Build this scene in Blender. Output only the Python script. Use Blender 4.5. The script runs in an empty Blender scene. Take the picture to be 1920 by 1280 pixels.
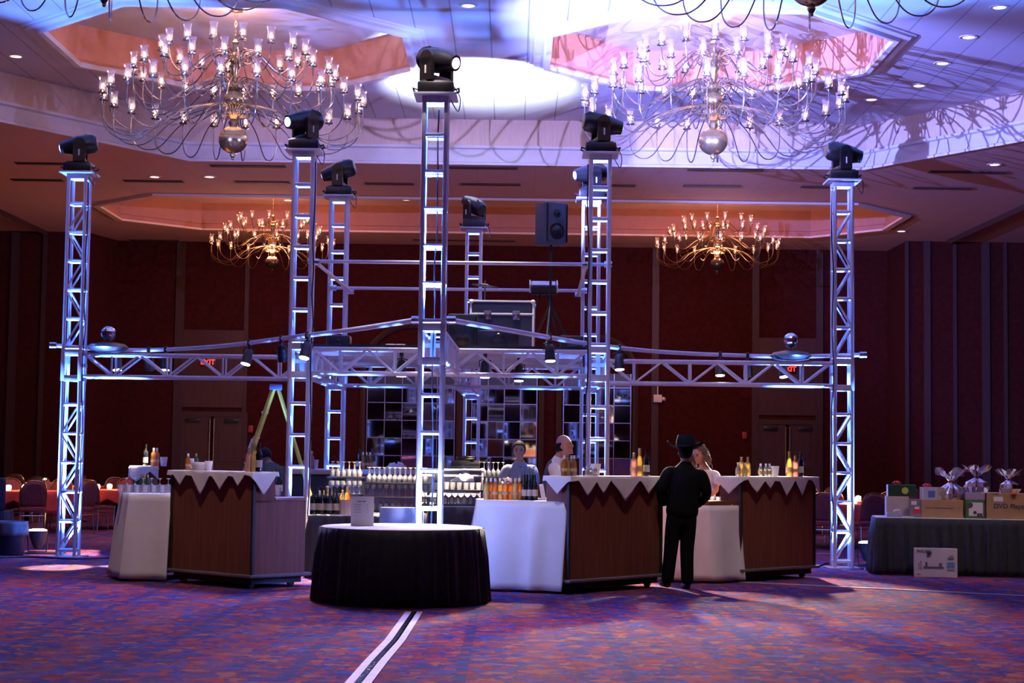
import bpy, bmesh, math, random
from mathutils import Vector, Matrix, Euler
random.seed(7)
S = bpy.context.scene
COL = S.collection
PI = math.pi
# ------------------------------------------------------------------ camera
FPX, EYE = 3190.0, 1.48
PITCH, ROLL = math.atan(218/3190.0), 0.0133
cam_d = bpy.data.cameras.new('camera'); cam = bpy.data.objects.new('camera', cam_d); COL.objects.link(cam)
cam_d.lens = FPX/1920*36; cam_d.sensor_width = 36; cam_d.clip_end = 200
cam.matrix_world = Matrix.Translation((0, 0, EYE)) @ Matrix.Rotation(PI/2+PITCH, 4, 'X') @ Matrix.Rotation(ROLL, 4, 'Z')
S.camera = cam
# ------------------------------------------------------------------ colour management, world
S.view_settings.view_transform = 'Standard'; S.view_settings.look = 'None'
S.view_settings.exposure = 1.02; S.view_settings.gamma = 1.0
S.view_settings.use_curve_mapping = False
S.cycles.max_bounces = 6; S.cycles.diffuse_bounces = 3; S.cycles.glossy_bounces = 3
S.cycles.transmission_bounces = 4; S.cycles.transparent_max_bounces = 16
S.cycles.sample_clamp_indirect = 4; S.cycles.sample_clamp_direct = 0
S.cycles.caustics_reflective = False; S.cycles.caustics_refractive = False
S.cycles.use_denoising = True
W = bpy.data.worlds.new('world'); S.world = W; W.use_nodes = True
W.node_tree.nodes['Background'].inputs[0].default_value = (.02, .012, .03, 1)
W.node_tree.nodes['Background'].inputs[1].default_value = 0.2

def rgb(r, g, b):
    f = lambda c: ((c/255+.055)/1.055)**2.4 if c > 10 else c/255/12.92
    return (f(r), f(g), f(b), 1)
# ------------------------------------------------------------------ lights of the room and added fill lights
def light(name, kind, loc, power, col, size=.05, aim=None, cone=None, blend=.3):
    d = bpy.data.lights.new(name, kind); o = bpy.data.objects.new(name, d); COL.objects.link(o)
    d.energy = power; d.color = col; o.location = loc
    if kind in ('POINT', 'SPOT'): d.shadow_soft_size = size
    if kind == 'SPOT':
        d.spot_size = math.radians(cone); d.spot_blend = blend
        o.rotation_euler = (Vector(aim)-Vector(loc)).to_track_quat('-Z', 'Y').to_euler()
    return o
UPB = (.09, .24, 1.0); BLUE = (.22, .36, 1.0); CYAN = (.35, .6, 1.0); VIOLET = (.20, .23, 1.0); LAV = (.40, .36, 1.0); WARM = (1, .62, .36); AMBER = (1, .5, .2); LAMPW = (1, .8, .6)
# uplights shining up inside and beside the towers: a wide wash and a tight column beam each
for x, y, e, w in ((-.875, 18.61, 90000, 8500), (-6.22, 24.145, 20000, 4500), (4.66, 23.955, 26000, 5500), (-2.75, 22.14, 18000, 4500), (1.126, 22.08, 18000, 4500), (-2.686, 26.02, 16000, 3000), (1.19, 25.96, 16000, 3000), (-.685, 29.49, 16000, 3000)):
    light('tower_uplight_and_fill', 'SPOT', (x, y, .05), e, UPB, .03, (x, y, 5), 9, .4)
    light('tower_uplight_and_fill', 'SPOT', (x, y, .07), w, UPB, .03, (x, y, 5), 50, .6)
light('tower_uplight_and_fill', 'SPOT', (-.875, 18.61, 2.95), 4500, UPB, .03, (-.875, 18.61, 6), 60, .6)  # added spot without a fixture, brightens the upper front tower
light('tower_uplight_and_fill', 'POINT', (-.84, 18.2, 1.05), 26, (.3, .36, 1), .03)  # added point light without a fixture, brightens the tabletop and tower
light('tower_uplight_and_fill', 'SPOT', (-.95, 18.1, .72), 3200, UPB, .03, (-.875, 18.6, 3.4), 40, .6)  # added spot without a fixture, lights the tower's front faces
light('floor_uplight_beam', 'SPOT', (-6.72, 23.95, .36), 3500, UPB, .05, (-6.3, 24.3, 3.2), 50)
light('floor_uplight_beam', 'SPOT', (5.10, 23.95, .36), 4500, UPB, .05, (4.7, 23.9, 3.2), 50)
# moving head beams; several are added beside a head, aimed off its lens
light('moving_head_beam', 'SPOT', (-.58, 18.3, 5.78), 1700, (.66, .5, 1.0), .8, (3.2, 12.0, 1.0), 95, .8)
light('moving_head_beam', 'SPOT', (-3.02, 21.93, 5.80), 1800, (.56, .47, 1.0), .8, (-5.5, 14.0, 1.0), 95, .8)
light('moving_head_beam', 'SPOT', (-2.5, 22.4, 6.05), 14000, VIOLET, .02, (6.3, 32.0, 8.0), 50, .5)  # added beam to the right; this head's lens faces left
light('moving_head_beam', 'SPOT', (1.45, 22.0, 5.85), 1200, VIOLET, .03, (7.0, 29.0, 8.5), 80, .7)
light('moving_head_beam', 'SPOT', (4.5, 24.1, 6.05), 2600, LAV, .025, (1.2, 33, 8.0), 60, .6)
light('moving_head_beam', 'SPOT', (-.95, 29.45, 6.05), 2300, (.66, .74, 1), .06, (-.75, 31.1, 8.5), 66, .5)
light('moving_head_beam', 'SPOT', (.85, 25.7, 6.0), 420, LAV, .025, (-5.2, 30.2, 8.6), 60, .6)
light('moving_head_beam', 'SPOT', (-6.1, 24.3, 6.05), 450, LAV, .025, (-3.0, 33, 8.0), 60, .6)
# added unseen warm spots at ceiling height that brighten bars, tables, deck and chairs
for x, y, tx, ty, e, c in ((-3.6, 15.5, -3.4, 19.9, 420, 26), (1.2, 15.2, .9, 19.6, 380, 22), (2.9, 16.5, 2.7, 21.0, 420, 24), (7.0, 18.5, 6.8, 22.9, 480, 34), (-.9, 17.0, -1.2, 21.8, 600, 20), (-1.1, 14.5, -1.13, 17.2, 420, 9), (-.7, 23.0, -.7, 23.6, 1500, 42), (-8.3, 28.2, -8.3, 30.8, 380, 60), (6.3, 28.0, 6.3, 30.4, 300, 60)):
    light('added_warm_spot', 'SPOT', (x, y, 8.42), e, (1, .78, .66), .08, (tx, ty, .9), c, .8)
# ------------------------------------------------------------------ pixel <-> place
_R = cam.matrix_world.to_3x3()
def ray(px, py): return _R @ Vector(((px-960)/FPX, (640-py)/FPX, -1))
def gz(px, py, z):
    d = ray(px, py); t = (z-EYE)/d.z; return Vector((d.x*t, d.y*t, z))
def gy(px, py, y):
    d = ray(px, py); t = y/d.y; return Vector((d.x*t, y, EYE+d.z*t))
# ------------------------------------------------------------------ materials
def mat(name, col, rough=.6, metal=0, var=.12, scale=8, bump=0, bscale=60, spec=.5, sheen=0, coat=0, stretch=None):
    m = bpy.data.materials.new(name); m.use_nodes = True; n = m.node_tree.nodes; l = m.node_tree.links
    b = n['Principled BSDF']; b.inputs['Roughness'].default_value = rough; b.inputs['Metallic'].default_value = metal
    b.inputs['Specular IOR Level'].default_value = spec; b.inputs['Coat Weight'].default_value = coat
    b.inputs['Sheen Weight'].default_value = sheen
    tc = n.new('ShaderNodeTexCoord'); src = tc.outputs['Object']
    if stretch:
        mp = n.new('ShaderNodeMapping'); mp.inputs['Scale'].default_value = stretch; l.new(src, mp.inputs[0]); src = mp.outputs[0]
    nz = n.new('ShaderNodeTexNoise'); nz.inputs['Scale'].default_value = scale; nz.inputs['Detail'].default_value = 4; l.new(src, nz.inputs[0])
    rp = n.new('ShaderNodeValToRGB'); rp.color_ramp.elements[0].position = .3; rp.color_ramp.elements[1].position = .7
    c = col
    rp.color_ramp.elements[0].color = (c[0]*(1-var), c[1]*(1-var), c[2]*(1-var), 1)
    rp.color_ramp.elements[1].color = (min(1, c[0]*(1+var)), min(1, c[1]*(1+var)), min(1, c[2]*(1+var)), 1)
    l.new(nz.outputs[0], rp.inputs[0]); l.new(rp.outputs[0], b.inputs['Base Color'])
    if bump:
        n2 = n.new('ShaderNodeTexNoise'); n2.inputs['Scale'].default_value = bscale; l.new(src, n2.inputs[0])
        bp = n.new('ShaderNodeBump'); bp.inputs['Strength'].default_value = bump; bp.inputs['Distance'].default_value = .01
        l.new(n2.outputs[0], bp.inputs['Height']); l.new(bp.outputs[0], b.inputs['Normal'])
    return m
def emit(name, col, strength, sampled=False):
    m = bpy.data.materials.new(name); m.use_nodes = True; b = m.node_tree.nodes['Principled BSDF']
    b.inputs['Base Color'].default_value = (*col[:3], 1); b.inputs['Emission Color'].default_value = (*col[:3], 1); b.inputs['Emission Strength'].default_value = strength
    if not sampled: m.cycles.emission_sampling = 'NONE'
    return m
def glass(name, col=(1, 1, 1), clear=.75, haze=.10, rough=.05):
    """thin glass: see-through, with a mirror sheen at the edges and a faint milky body"""
    m = bpy.data.materials.new(name); m.use_nodes = True; n = m.node_tree.nodes; l = m.node_tree.links
    n.remove(n['Principled BSDF']); out = n['Material Output']
    tr = n.new('ShaderNodeBsdfTransparent'); tr.inputs[0].default_value = (*[c*.5+.5*clear for c in col], 1)
    gl = n.new('ShaderNodeBsdfGlossy'); gl.inputs['Roughness'].default_value = rough; gl.inputs[0].default_value = (1, 1, 1, 1)
    df = n.new('ShaderNodeBsdfTranslucent'); df.inputs[0].default_value = (*col, 1)
    d2 = n.new('ShaderNodeBsdfDiffuse'); d2.inputs[0].default_value = (*col, 1)
    lw = n.new('ShaderNodeLayerWeight'); lw.inputs[0].default_value = .35
    m0 = n.new('ShaderNodeMixShader'); m0.inputs[0].default_value = .5; l.new(df.outputs[0], m0.inputs[1]); l.new(d2.outputs[0], m0.inputs[2])
    m1 = n.new('ShaderNodeMixShader'); m1.inputs[0].default_value = haze; l.new(tr.outputs[0], m1.inputs[1]); l.new(m0.outputs[0], m1.inputs[2])
    m2 = n.new('ShaderNodeMixShader'); l.new(lw.outputs['Fresnel'], m2.inputs[0]); l.new(m1.outputs[0], m2.inputs[1]); l.new(gl.outputs[0], m2.inputs[2])
    l.new(m2.outputs[0], out.inputs[0]); return m

def carpet():
    m = bpy.data.materials.new('patterned carpet'); m.use_nodes = True; n = m.node_tree.nodes; l = m.node_tree.links
    b = n['Principled BSDF']; b.inputs['Roughness'].default_value = .95; b.inputs['Specular IOR Level'].default_value = .1
    tc = n.new('ShaderNodeTexCoord')
    def N(t, **k):
        x = n.new(t)
        for a, v in k.items(): setattr(x, a, v)
        return x
    v1 = N('ShaderNodeTexVoronoi'); v1.inputs['Scale'].default_value = 9.5; v1.distance = 'MANHATTAN'; v1.inputs['Randomness'].default_value = 1
    wn = N('ShaderNodeTexNoise'); wn.inputs['Scale'].default_value = 9; l.new(tc.outputs['Object'], wn.inputs['Vector'])
    wa = N('ShaderNodeVectorMath', operation='MULTIPLY_ADD'); l.new(wn.outputs['Color'], wa.inputs[0]); wa.inputs[1].default_value = (.16, .16, 0); l.new(tc.outputs['Object'], wa.inputs[2])
    l.new(wa.outputs[0], v1.inputs['Vector'])
    sx = N('ShaderNodeSeparateColor'); l.new(v1.outputs['Color'], sx.inputs[0])
    r = N('ShaderNodeValToRGB'); cr = r.color_ramp; cr.interpolation = 'CONSTANT'
    stops = [(0, (.018, .018, .14)), (.22, (.21, .014, .025)), (.40, (.045, .03, .12)), (.55, (.36, .03, .022)), (.70, (.02, .055, .26)), (.83, (.36, .11, .04)), (.92, (.09, .06, .11))]
    while len(cr.elements) < len(stops): cr.elements.new(.5)
    for e, (p, c) in zip(cr.elements, stops): e.position = p; e.color = (*c, 1)
    l.new(sx.outputs[0], r.inputs[0])
    # finer motif inside the cells
    v2 = N('ShaderNodeTexVoronoi'); v2.inputs['Scale'].default_value = 26; l.new(tc.outputs['Object'], v2.inputs['Vector'])
    s2 = N('ShaderNodeSeparateColor'); l.new(v2.outputs['Color'], s2.inputs[0])
    r2 = N('ShaderNodeValToRGB'); r2.color_ramp.interpolation = 'CONSTANT'
    st2 = [(0, (.22, .03, .03)), (.3, (.03, .035, .14)), (.6, (.11, .04, .10)), (.82, (.3, .11, .05))]
    while len(r2.color_ramp.elements) < 4: r2.color_ramp.elements.new(.5)
    for e, (p, c) in zip(r2.color_ramp.elements, st2): e.position = p; e.color = (*c, 1)
    l.new(s2.outputs[0], r2.inputs[0])
    mx = N('ShaderNodeMixRGB'); mx.inputs[0].default_value = .28; l.new(r.outputs[0], mx.inputs[1]); l.new(r2.outputs[0], mx.inputs[2])
    # navy runner lines every 1.16 m and broad warm / cool bands between them
    sp = N('ShaderNodeSeparateXYZ'); l.new(tc.outputs['Object'], sp.inputs[0])
    def M(op, a, bb):
        x = N('ShaderNodeMath', operation=op)
        for i, q in enumerate((a, bb)):
            if q is None: continue
            if isinstance(q, (int, float)): x.inputs[i].default_value = q
            else: l.new(q, x.inputs[i])
        return x.outputs[0]
    u = M('FRACT', M('DIVIDE', M('ADD', sp.outputs[0], 100.66), 1.16), None)
    line = M('LESS_THAN', M('ABSOLUTE', M('SUBTRACT', u, .5), None), .035)
    vy = M('FRACT', M('MULTIPLY', sp.outputs[1], 3.2), None)
    dash = M('LESS_THAN', vy, .72)
    ld = M('MULTIPLY', M('MULTIPLY', line, dash), .8)
    m2 = N('ShaderNodeMixRGB'); l.new(ld, m2.inputs[0]); l.new(mx.outputs[0], m2.inputs[1]); m2.inputs[2].default_value = (.022, .028, .11, 1)
    band = M('LESS_THAN', M('ABSOLUTE', M('SUBTRACT', M('FRACT', M('DIVIDE', M('ADD', sp.outputs[0], 100.66+.58), 1.16), None), .5), None), .11)
    m3 = N('ShaderNodeMixRGB'); l.new(M('MULTIPLY', band, .22), m3.inputs[0]); l.new(m2.outputs[0], m3.inputs[1]); m3.inputs[2].default_value = (.30, .07, .05, 1)
    l.new(m3.outputs[0], b.inputs['Base Color'])
    return m

def tiles(name, col, w=.62, line=.018, dark=.45, base=0.):
    """ceiling panels with thin dark joints; strong joints run away from the camera"""
    m = bpy.data.materials.new(name); m.use_nodes = True; n = m.node_tree.nodes; l = m.node_tree.links
    b = n['Principled BSDF']; b.inputs['Roughness'].default_value = .9; b.inputs['Specular IOR Level'].default_value = .15
    tc = n.new('ShaderNodeTexCoord'); sp = n.new('ShaderNodeSeparateXYZ'); l.new(tc.outputs['Object'], sp.inputs[0])
    def M(op, a, bb=None):
        x = n.new('ShaderNodeMath'); x.operation = op
        for i, q in enumerate((a, bb)):
            if q is None: continue
            if isinstance(q, (int, float)): x.inputs[i].default_value = q
            else: l.new(q, x.inputs[i])
        return x.outputs[0]
    a = M('LESS_THAN', M('FRACT', M('DIVIDE', M('ADD', sp.outputs[0], 100+base), w)), line/w)
    c = M('LESS_THAN', M('FRACT', M('DIVIDE', M('ADD', sp.outputs[1], 100), w)), line/w)
    k = M('MAXIMUM', M('MULTIPLY', a, dark), M('MULTIPLY', c, dark*.12))
    nz = n.new('ShaderNodeTexNoise'); nz.inputs['Scale'].default_value = 3; l.new(tc.outputs['Object'], nz.inputs[0])
    rp = n.new('ShaderNodeValToRGB'); rp.color_ramp.elements[0].color = (*[q*.93 for q in col], 1); rp.color_ramp.elements[1].color = (*col, 1)
    l.new(nz.outputs[0], rp.inputs[0])
    mx = n.new('ShaderNodeMixRGB'); l.new(k, mx.inputs[0]); l.new(rp.outputs[0], mx.inputs[1]); mx.inputs[2].default_value = (*[q*.12 for q in col], 1)
    l.new(mx.outputs[0], b.inputs['Base Color']); return m

M = {}
M['carpet'] = carpet()
M['tile'] = tiles('ceiling tile raised', (.60, .59, .64), .62, .022, .55, .25)
M['tile_low'] = tiles('ceiling tile low', (.66, .46, .40), .62, .012, .25)  # warm light put into the whitish tile colour
M['plaster'] = mat('white plaster', (.64, .62, .66), .8, var=.05, scale=2)
M['paper'] = mat('ribbed wall covering', (.66, .50, .42), .85, var=.08, scale=6, stretch=(6, 6, .4))
M['coffer_dim'] = mat('peach wall covering shaded', (.36, .17, .13), .85, var=.06, scale=5)  # peach covering darkened so the rear coffer looks dimly lit
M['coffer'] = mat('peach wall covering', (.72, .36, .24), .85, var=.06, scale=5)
M['wall'] = mat('burgundy fabric wall', (.045, .007, .006), .9, var=.25, scale=9, bump=.2, bscale=90, spec=.1)
M['strip'] = mat('brown wood trim', (.038, .012, .009), .6, var=.2, scale=5, stretch=(8, 8, .6))
M['door'] = mat('dark wood door', (.05, .015, .010), .45, var=.25, scale=4, stretch=(8, 8, .5))
M['brass'] = mat('brass', (.46, .37, .2), .24, .88, var=.08, scale=4)
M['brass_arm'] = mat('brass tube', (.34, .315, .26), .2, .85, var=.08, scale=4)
M['brass_dark'] = mat('brass tube shaded', (.13, .085, .035), .3, .8)  # brass darkened to stand in for dimmer light on the rear chandeliers
M['greybox'] = mat('grey speaker paint', (.07, .08, .12), .5)
M['caseblack'] = mat('black laminate tinted blue-lit', (.022, .024, .045), .4)  # blue light put into the black case colour
M['alu'] = mat('brushed aluminium tinted blue-lit', (.70, .75, .88), .42, .12, var=.06, scale=20, stretch=(1, 1, .1))  # neutral aluminium tinted to carry the blue tower light
M['steel'] = mat('bright steel', (.7, .7, .73), .22, 1, var=.05)
M['black'] = mat('black plastic', (.012, .012, .014), .35, var=.2, scale=20)
M['blackm'] = mat('black painted metal', (.015, .015, .017), .3, .2, var=.2, scale=20)
M['bcloth'] = mat('black pleated cloth', (.022, .024, .029), .85, var=.25, scale=12, bump=.15, bscale=200, sheen=.05)
M['wcloth'] = mat('white table linen', (.78, .75, .74), .85, var=.04, scale=4, bump=.25, bscale=14, sheen=.2)
M['rcloth'] = mat('red table linen', (.55, .03, .02), .8, var=.12, scale=6, bump=.2, bscale=14)
M['bar'] = mat('mahogany laminate', (.20, .072, .044), .6, var=.18, scale=3, stretch=(9, 9, .5), spec=.06)
M['bartop'] = mat('mahogany bar top', (.26, .09, .055), .3, var=.15, scale=3)
M['kick'] = mat('dark kick base', (.02, .017, .017), .7)
M['bump'] = mat('grey rubber bumper', (.16, .14, .15), .6)
M['cup'] = glass('clear drinking glass', (.95, .95, 1), .8, .30)
M['shade'] = glass('hurricane glass', (1, .93, .98), .9, .19, .04)
M['bulb'] = emit('candle bulb front', (1, .62, .50), 26)
M['bulb2'] = emit('candle bulb rear', (1, .40, .14), 16)
M['votive'] = emit('votive flame', (1, .62, .34), 14)
M['can'] = emit('recessed lamp', (1, .62, .42), 2.2)
M['trimring'] = mat('white lamp trim', (.6, .55, .52), .5)
M['slot'] = mat('dark diffuser slot', (.05, .022, .018), .8)
M['chair'] = mat('burgundy upholstery', (.16, .028, .03), .9, var=.2, scale=30, bump=.2, bscale=120)
M['tape'] = mat('grey white floor tape', (.55, .52, .52), .6)
M['wine'] = mat('dark wine bottle glass', (.008, .010, .008), .08, spec=.7)
M['label'] = mat('bottle label paper', (.5, .46, .40), .8)
M['amber'] = glass('amber liquor', (1, .38, .07), .25, .5)
M['gold'] = glass('golden liquor', (1, .72, .22), .3, .5)
M['clear'] = glass('clear bottle glass', (.85, .93, .9), .7, .22)
M['green'] = glass('green bottle glass', (.12, .35, .14), .1, .5)
M['pink'] = glass('pink wine', (1, .5, .42), .4, .55)
M['label2'] = mat('amber bottle label', (.5, .34, .16), .7)
M['cap'] = mat('bottle cap', (.25, .03, .03), .4, .3)
M['paperw'] = mat('white paper', (.78, .75, .78), .7, var=.02)
M['ink'] = mat('grey print', (.08, .07, .1), .7)
M['red'] = mat('shiny red ribbon', (.75, .03, .04), .3)
M['card'] = mat('brown cardboard', (.42, .25, .12), .85, var=.08, scale=10)
M['yellow'] = mat('yellow fibreglass', (.62, .48, .06), .5, var=.1)
M['grey'] = mat('grey plastic', (.11, .12, .15), .5)
M['skin'] = mat('skin', (.42, .20, .125), .5, var=.08, scale=25)
M['skin2'] = mat('tan skin', (.35, .17, .10), .5, var=.08, scale=25)
M['hair'] = mat('dark hair', (.008, .006, .006), .7, var=.3, scale=60, spec=.1)
M['hairb'] = mat('brown curly hair', (.10, .045, .02), .6, var=.4, scale=60, bump=.6, bscale=70)
M['suit'] = mat('black suit cloth', (.005, .005, .006), .9, var=.2, scale=40, spec=.1)
M['felt'] = mat('black hat felt', (.006, .007, .011), .9, var=.2, scale=30, spec=.1)
M['shirt'] = mat('white shirt', (.78, .74, .74), .8, var=.04)
M['vest'] = mat('dark vest', (.05, .045, .06), .8)
M['blueshirt'] = mat('grey blue shirt', (.20, .24, .38), .8, var=.1)
M['darkshirt'] = mat('dark green grey shirt', (.045, .055, .05), .85)
# ------------------------------------------------------------------ mesh helpers
class B:
    def __init__(s): s.bm = bmesh.new()
    def _xf(s, vs, mt):
        if mt is not None: bmesh.ops.transform(s.bm, matrix=mt, verts=vs)
        return vs
    def box(s, c, d, rz=0, bev=0, rx=0, ry=0):
        r = bmesh.ops.create_cube(s.bm, size=1)['verts']
        mt = Matrix.Translation(c) @ Euler((rx, ry, rz)).to_matrix().to_4x4() @ Matrix.Diagonal((*d, 1))
        s._xf(r, mt)
        if bev:
            es = list({e for v in r for e in v.link_edges})
            bmesh.ops.bevel(s.bm, geom=es, offset=bev, segments=2, affect='EDGES', profile=.5)
        return s
    def cyl(s, p0, p1, r0, r1=None, seg=10, caps=True):
        p0, p1 = Vector(p0), Vector(p1); d = p1-p0; L = d.length
        if L < 1e-6: return s
        q = d.to_track_quat('Z', 'Y').to_matrix().to_4x4()
        r = bmesh.ops.create_cone(s.bm, cap_ends=caps, cap_tris=False, segments=seg, radius1=r0, radius2=r0 if r1 is None else r1, depth=L)['verts']
        s._xf(r, Matrix.Translation((p0+p1)/2) @ q); return s
    def sph(s, c, r, u=16, v=10, sc=(1, 1, 1), mt=None):
        vs = bmesh.ops.create_uvsphere(s.bm, u_segments=u, v_segments=v, radius=r)['verts']
        m = Matrix.Translation(c) @ (mt or Matrix()) @ Matrix.Diagonal((*sc, 1)); s._xf(vs, m); return s
    def lathe(s, prof, c=(0, 0, 0), seg=16, caps=True):
        rings = []
        for r, z in prof:
            rings.append([s.bm.verts.new((c[0]+r*math.cos(2*PI*i/seg), c[1]+r*math.sin(2*PI*i/seg), c[2]+z)) for i in range(seg)])
        for a, b in zip(rings, rings[1:]):
            for i in range(seg):
                j = (i+1) % seg; s.bm.faces.new((a[i], a[j], b[j], b[i]))
        if caps:
            if prof[0][0] > 1e-4: s.bm.faces.new(rings[0][::-1])
            if prof[-1][0] > 1e-4: s.bm.faces.new(rings[-1])
        return s
    def tube(s, pts, r, seg=8, caps=True):
        pts = [Vector(p) for p in pts]; n = len(pts); up = None; rings = []
        for i, p in enumerate(pts):
            t = (pts[min(i+1, n-1)]-pts[max(i-1, 0)]).normalized()
            if up is None:
                up = Vector((0, 0, 1)) if abs(t.z) < .9 else Vector((1, 0, 0))
            x = t.cross(up)
            if x.length < 1e-4: x = t.orthogonal()
            x.normalize(); y = x.cross(t).normalized(); up = y
            rr = r[i] if isinstance(r, (list, tuple)) else r
            rings.append([s.bm.verts.new(p+x*rr*math.cos(2*PI*k/seg)+y*rr*math.sin(2*PI*k/seg)) for k in range(seg)])
        for a, b in zip(rings, rings[1:]):
            for k in range(seg):
                j = (k+1) % seg; s.bm.faces.new((a[k], a[j], b[j], b[k]))
        if caps: s.bm.faces.new(rings[0][::-1]); s.bm.faces.new(rings[-1])
        return s
    def prism(s, poly, z0, z1):
        a = [s.bm.verts.new((x, y, z0)) for x, y in poly]; b = [s.bm.verts.new((x, y, z1)) for x, y in poly]
        n = len(poly); s.bm.faces.new(a[::-1]); s.bm.faces.new(b)
        for i in range(n):
            j = (i+1) % n; s.bm.faces.new((a[i], a[j], b[j], b[i]))
        return s
    def face(s, pts): s.bm.faces.new([s.bm.verts.new(p) for p in pts]); return s
    def grid(s, rows):
        vs = [[s.bm.verts.new(p) for p in r] for r in rows]
        for a, b in zip(vs, vs[1:]):
            for i in range(len(a)-1): s.bm.faces.new((a[i], a[i+1], b[i+1], b[i]))
        return s
def obj(name, b, m, parent=None, loc=None, smooth=True, solid=0, sub=0, flat=False):
    me = bpy.data.meshes.new(name)
    bmesh.ops.recalc_face_normals(b.bm, faces=b.bm.faces[:]); b.bm.to_mesh(me); b.bm.free()
    me.materials.append(M[m] if isinstance(m, str) else m)
    if smooth:
        me.polygons.foreach_set('use_smooth', [True]*len(me.polygons))
        if hasattr(me, 'set_sharp_from_angle'): me.set_sharp_from_angle(angle=.7)
    o = bpy.data.objects.new(name, me); COL.objects.link(o)
    if parent: o.parent = parent
    if loc is not None: o.location = loc
    if solid: md = o.modifiers.new('solid', 'SOLIDIFY'); md.thickness = solid; md.offset = 0
    if sub: md = o.modifiers.new('sub', 'SUBSURF'); md.levels = sub; md.render_levels = sub
    return o
def tag(o, label=None, cat=None, group=None, kind=None):
    if label: o['label'] = label
    if cat: o['category'] = cat
    if group: o['group'] = group
    if kind: o['kind'] = kind
    return o
def thing(name, label, cat, loc=(0, 0, 0), rz=0, group=None):
    o = bpy.data.objects.new(name, None); COL.objects.link(o); o.empty_display_size = .1
    o.location = loc; o.rotation_euler = (0, 0, rz); return tag(o, label, cat, group)
def struct(name, b, m, parent=None, **k):
    o = obj(name, b, m, parent, **k)
    if not parent: o['kind'] = 'structure'
    return o
def kids(o): return KIDS.get(o.name, [])
def dup(o, loc=None, rz=None, label=None, group=None, parent=None, depth=2, skip=()):
    c = o.copy(); COL.objects.link(c)
    if parent is not None: c.parent = parent
    if loc is not None: c.location = loc
    if rz is not None: c.rotation_euler = (0, 0, rz)
    if label: c['label'] = label
    if group: c['group'] = group
    if depth:
        for ch in list(o.children):
            if ch.name.split('.')[0] in skip: continue
            dup(ch, parent=c, depth=depth-1, skip=skip)
    return c
def inst(name, src, parent, mt):
    """one more part that shares its mesh with src"""
    o = bpy.data.objects.new(name, src if isinstance(src, bpy.types.Mesh) else src.data); COL.objects.link(o); o.parent = parent; o.matrix_local = mt; return o
def spline(pts, n=8):
    P = [Vector(p) for p in pts]; out = []
    for i in range(len(P)-1):
        p0 = P[max(i-1, 0)]; p1 = P[i]; p2 = P[i+1]; p3 = P[min(i+2, len(P)-1)]
        for k in range(n):
            t = k/n
            out.append(.5*((2*p1)+(-p0+p2)*t+(2*p0-5*p1+4*p2-p3)*t*t+(-p0+3*p1-3*p2+p3)*t**3))
    out.append(P[-1]); return out
def drape(path, zt, zb, amp=.015, wave=.13, flare=.03, closed=False, ds=.025, rows=8, hang=None, lip=.0, seed=0, jitter=0):
    """cloth hanging from a path at height zt; path is walked with its outside on the right-hand side"""
    P = [Vector((*p, 0)) for p in path]
    if closed: P.append(P[0])
    samp = []; s0 = 0
    for a, b in zip(P, P[1:]):
        L = (b-a).length; n = max(1, int(L/ds)); t = (b-a)/L; nr = Vector((t.y, -t.x, 0))
        for i in range(n): samp.append((a+t*(L*i/n), nr, s0+L*i/n))
        s0 += L
    if not closed: samp.append((P[-1], nr, s0))
    m = len(samp); sm = []
    for i in range(m):
        acc = Vector()
        for k in range(-3, 4):
            j = (i+k) % m if closed else min(max(i+k, 0), m-1)
            acc += samp[j][1]
        sm.append(acc.normalized())
    rnd = random.Random(seed); ph = [rnd.uniform(0, 6.28) for _ in range(4)]
    rowsP = []
    for r in range(rows+1):
        t = r/rows; row = []
        for i in range(m):
            p, _, s = samp[i]; z_b = zb if hang is None else zt-hang(s/s0, s)
            f = math.sin(2*PI*s/wave+ph[0])+.5*math.sin(2*PI*s/(wave*2.3)+ph[1])
            f += jitter*math.sin(2*PI*s/(wave*.6)+ph[2])
            q = p+sm[i]*(lip+amp*(min(1, t*2.5))*(f+.6)+flare*t**1.3)
            row.append((q.x, q.y, zt+(z_b-zt)*t))
        if closed: row.append(row[0])
        rowsP.append(row)
    b = B(); b.grid(rowsP); bmesh.ops.remove_doubles(b.bm, verts=b.bm.verts[:], dist=1e-5)
    return b
def text(name, body, m, parent, size, mt, depth=.002):
    c = bpy.data.curves.new(name, 'FONT'); c.body = body; c.size = size; c.extrude = depth; c.offset = size*.022; c.align_x = 'CENTER'; c.align_y = 'CENTER'
    t = bpy.data.objects.new(name, c); COL.objects.link(t)
    me = bpy.data.meshes.new_from_object(t.evaluated_get(bpy.context.evaluated_depsgraph_get()))
    bpy.data.objects.remove(t); me.materials.clear(); me.materials.append(M[m] if isinstance(m, str) else m)
    o = bpy.data.objects.new(name, me); COL.objects.link(o); o.parent = parent; o.matrix_local = mt; return o
FRONT = Matrix.Rotation(PI/2, 4, 'X')       # text facing -Y
ORD = ['leftmost', 'second from left', 'third from left', 'fourth from left', 'fifth from left', 'sixth from left', 'seventh from left', 'eighth from left', 'ninth from left', 'tenth from left', 'eleventh from left', 'twelfth from left', 'thirteenth from left', 'fourteenth from left', 'fifteenth from left', 'sixteenth from left']
def octagon(cx, cy, a, cut=None):
    c = a*(1-.5858) if cut is None else a-cut
    return [(cx-c, cy-a), (cx+c, cy-a), (cx+a, cy-c), (cx+a, cy+c), (cx+c, cy+a), (cx-c, cy+a), (cx-a, cy+c), (cx-a, cy-c)]
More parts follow.
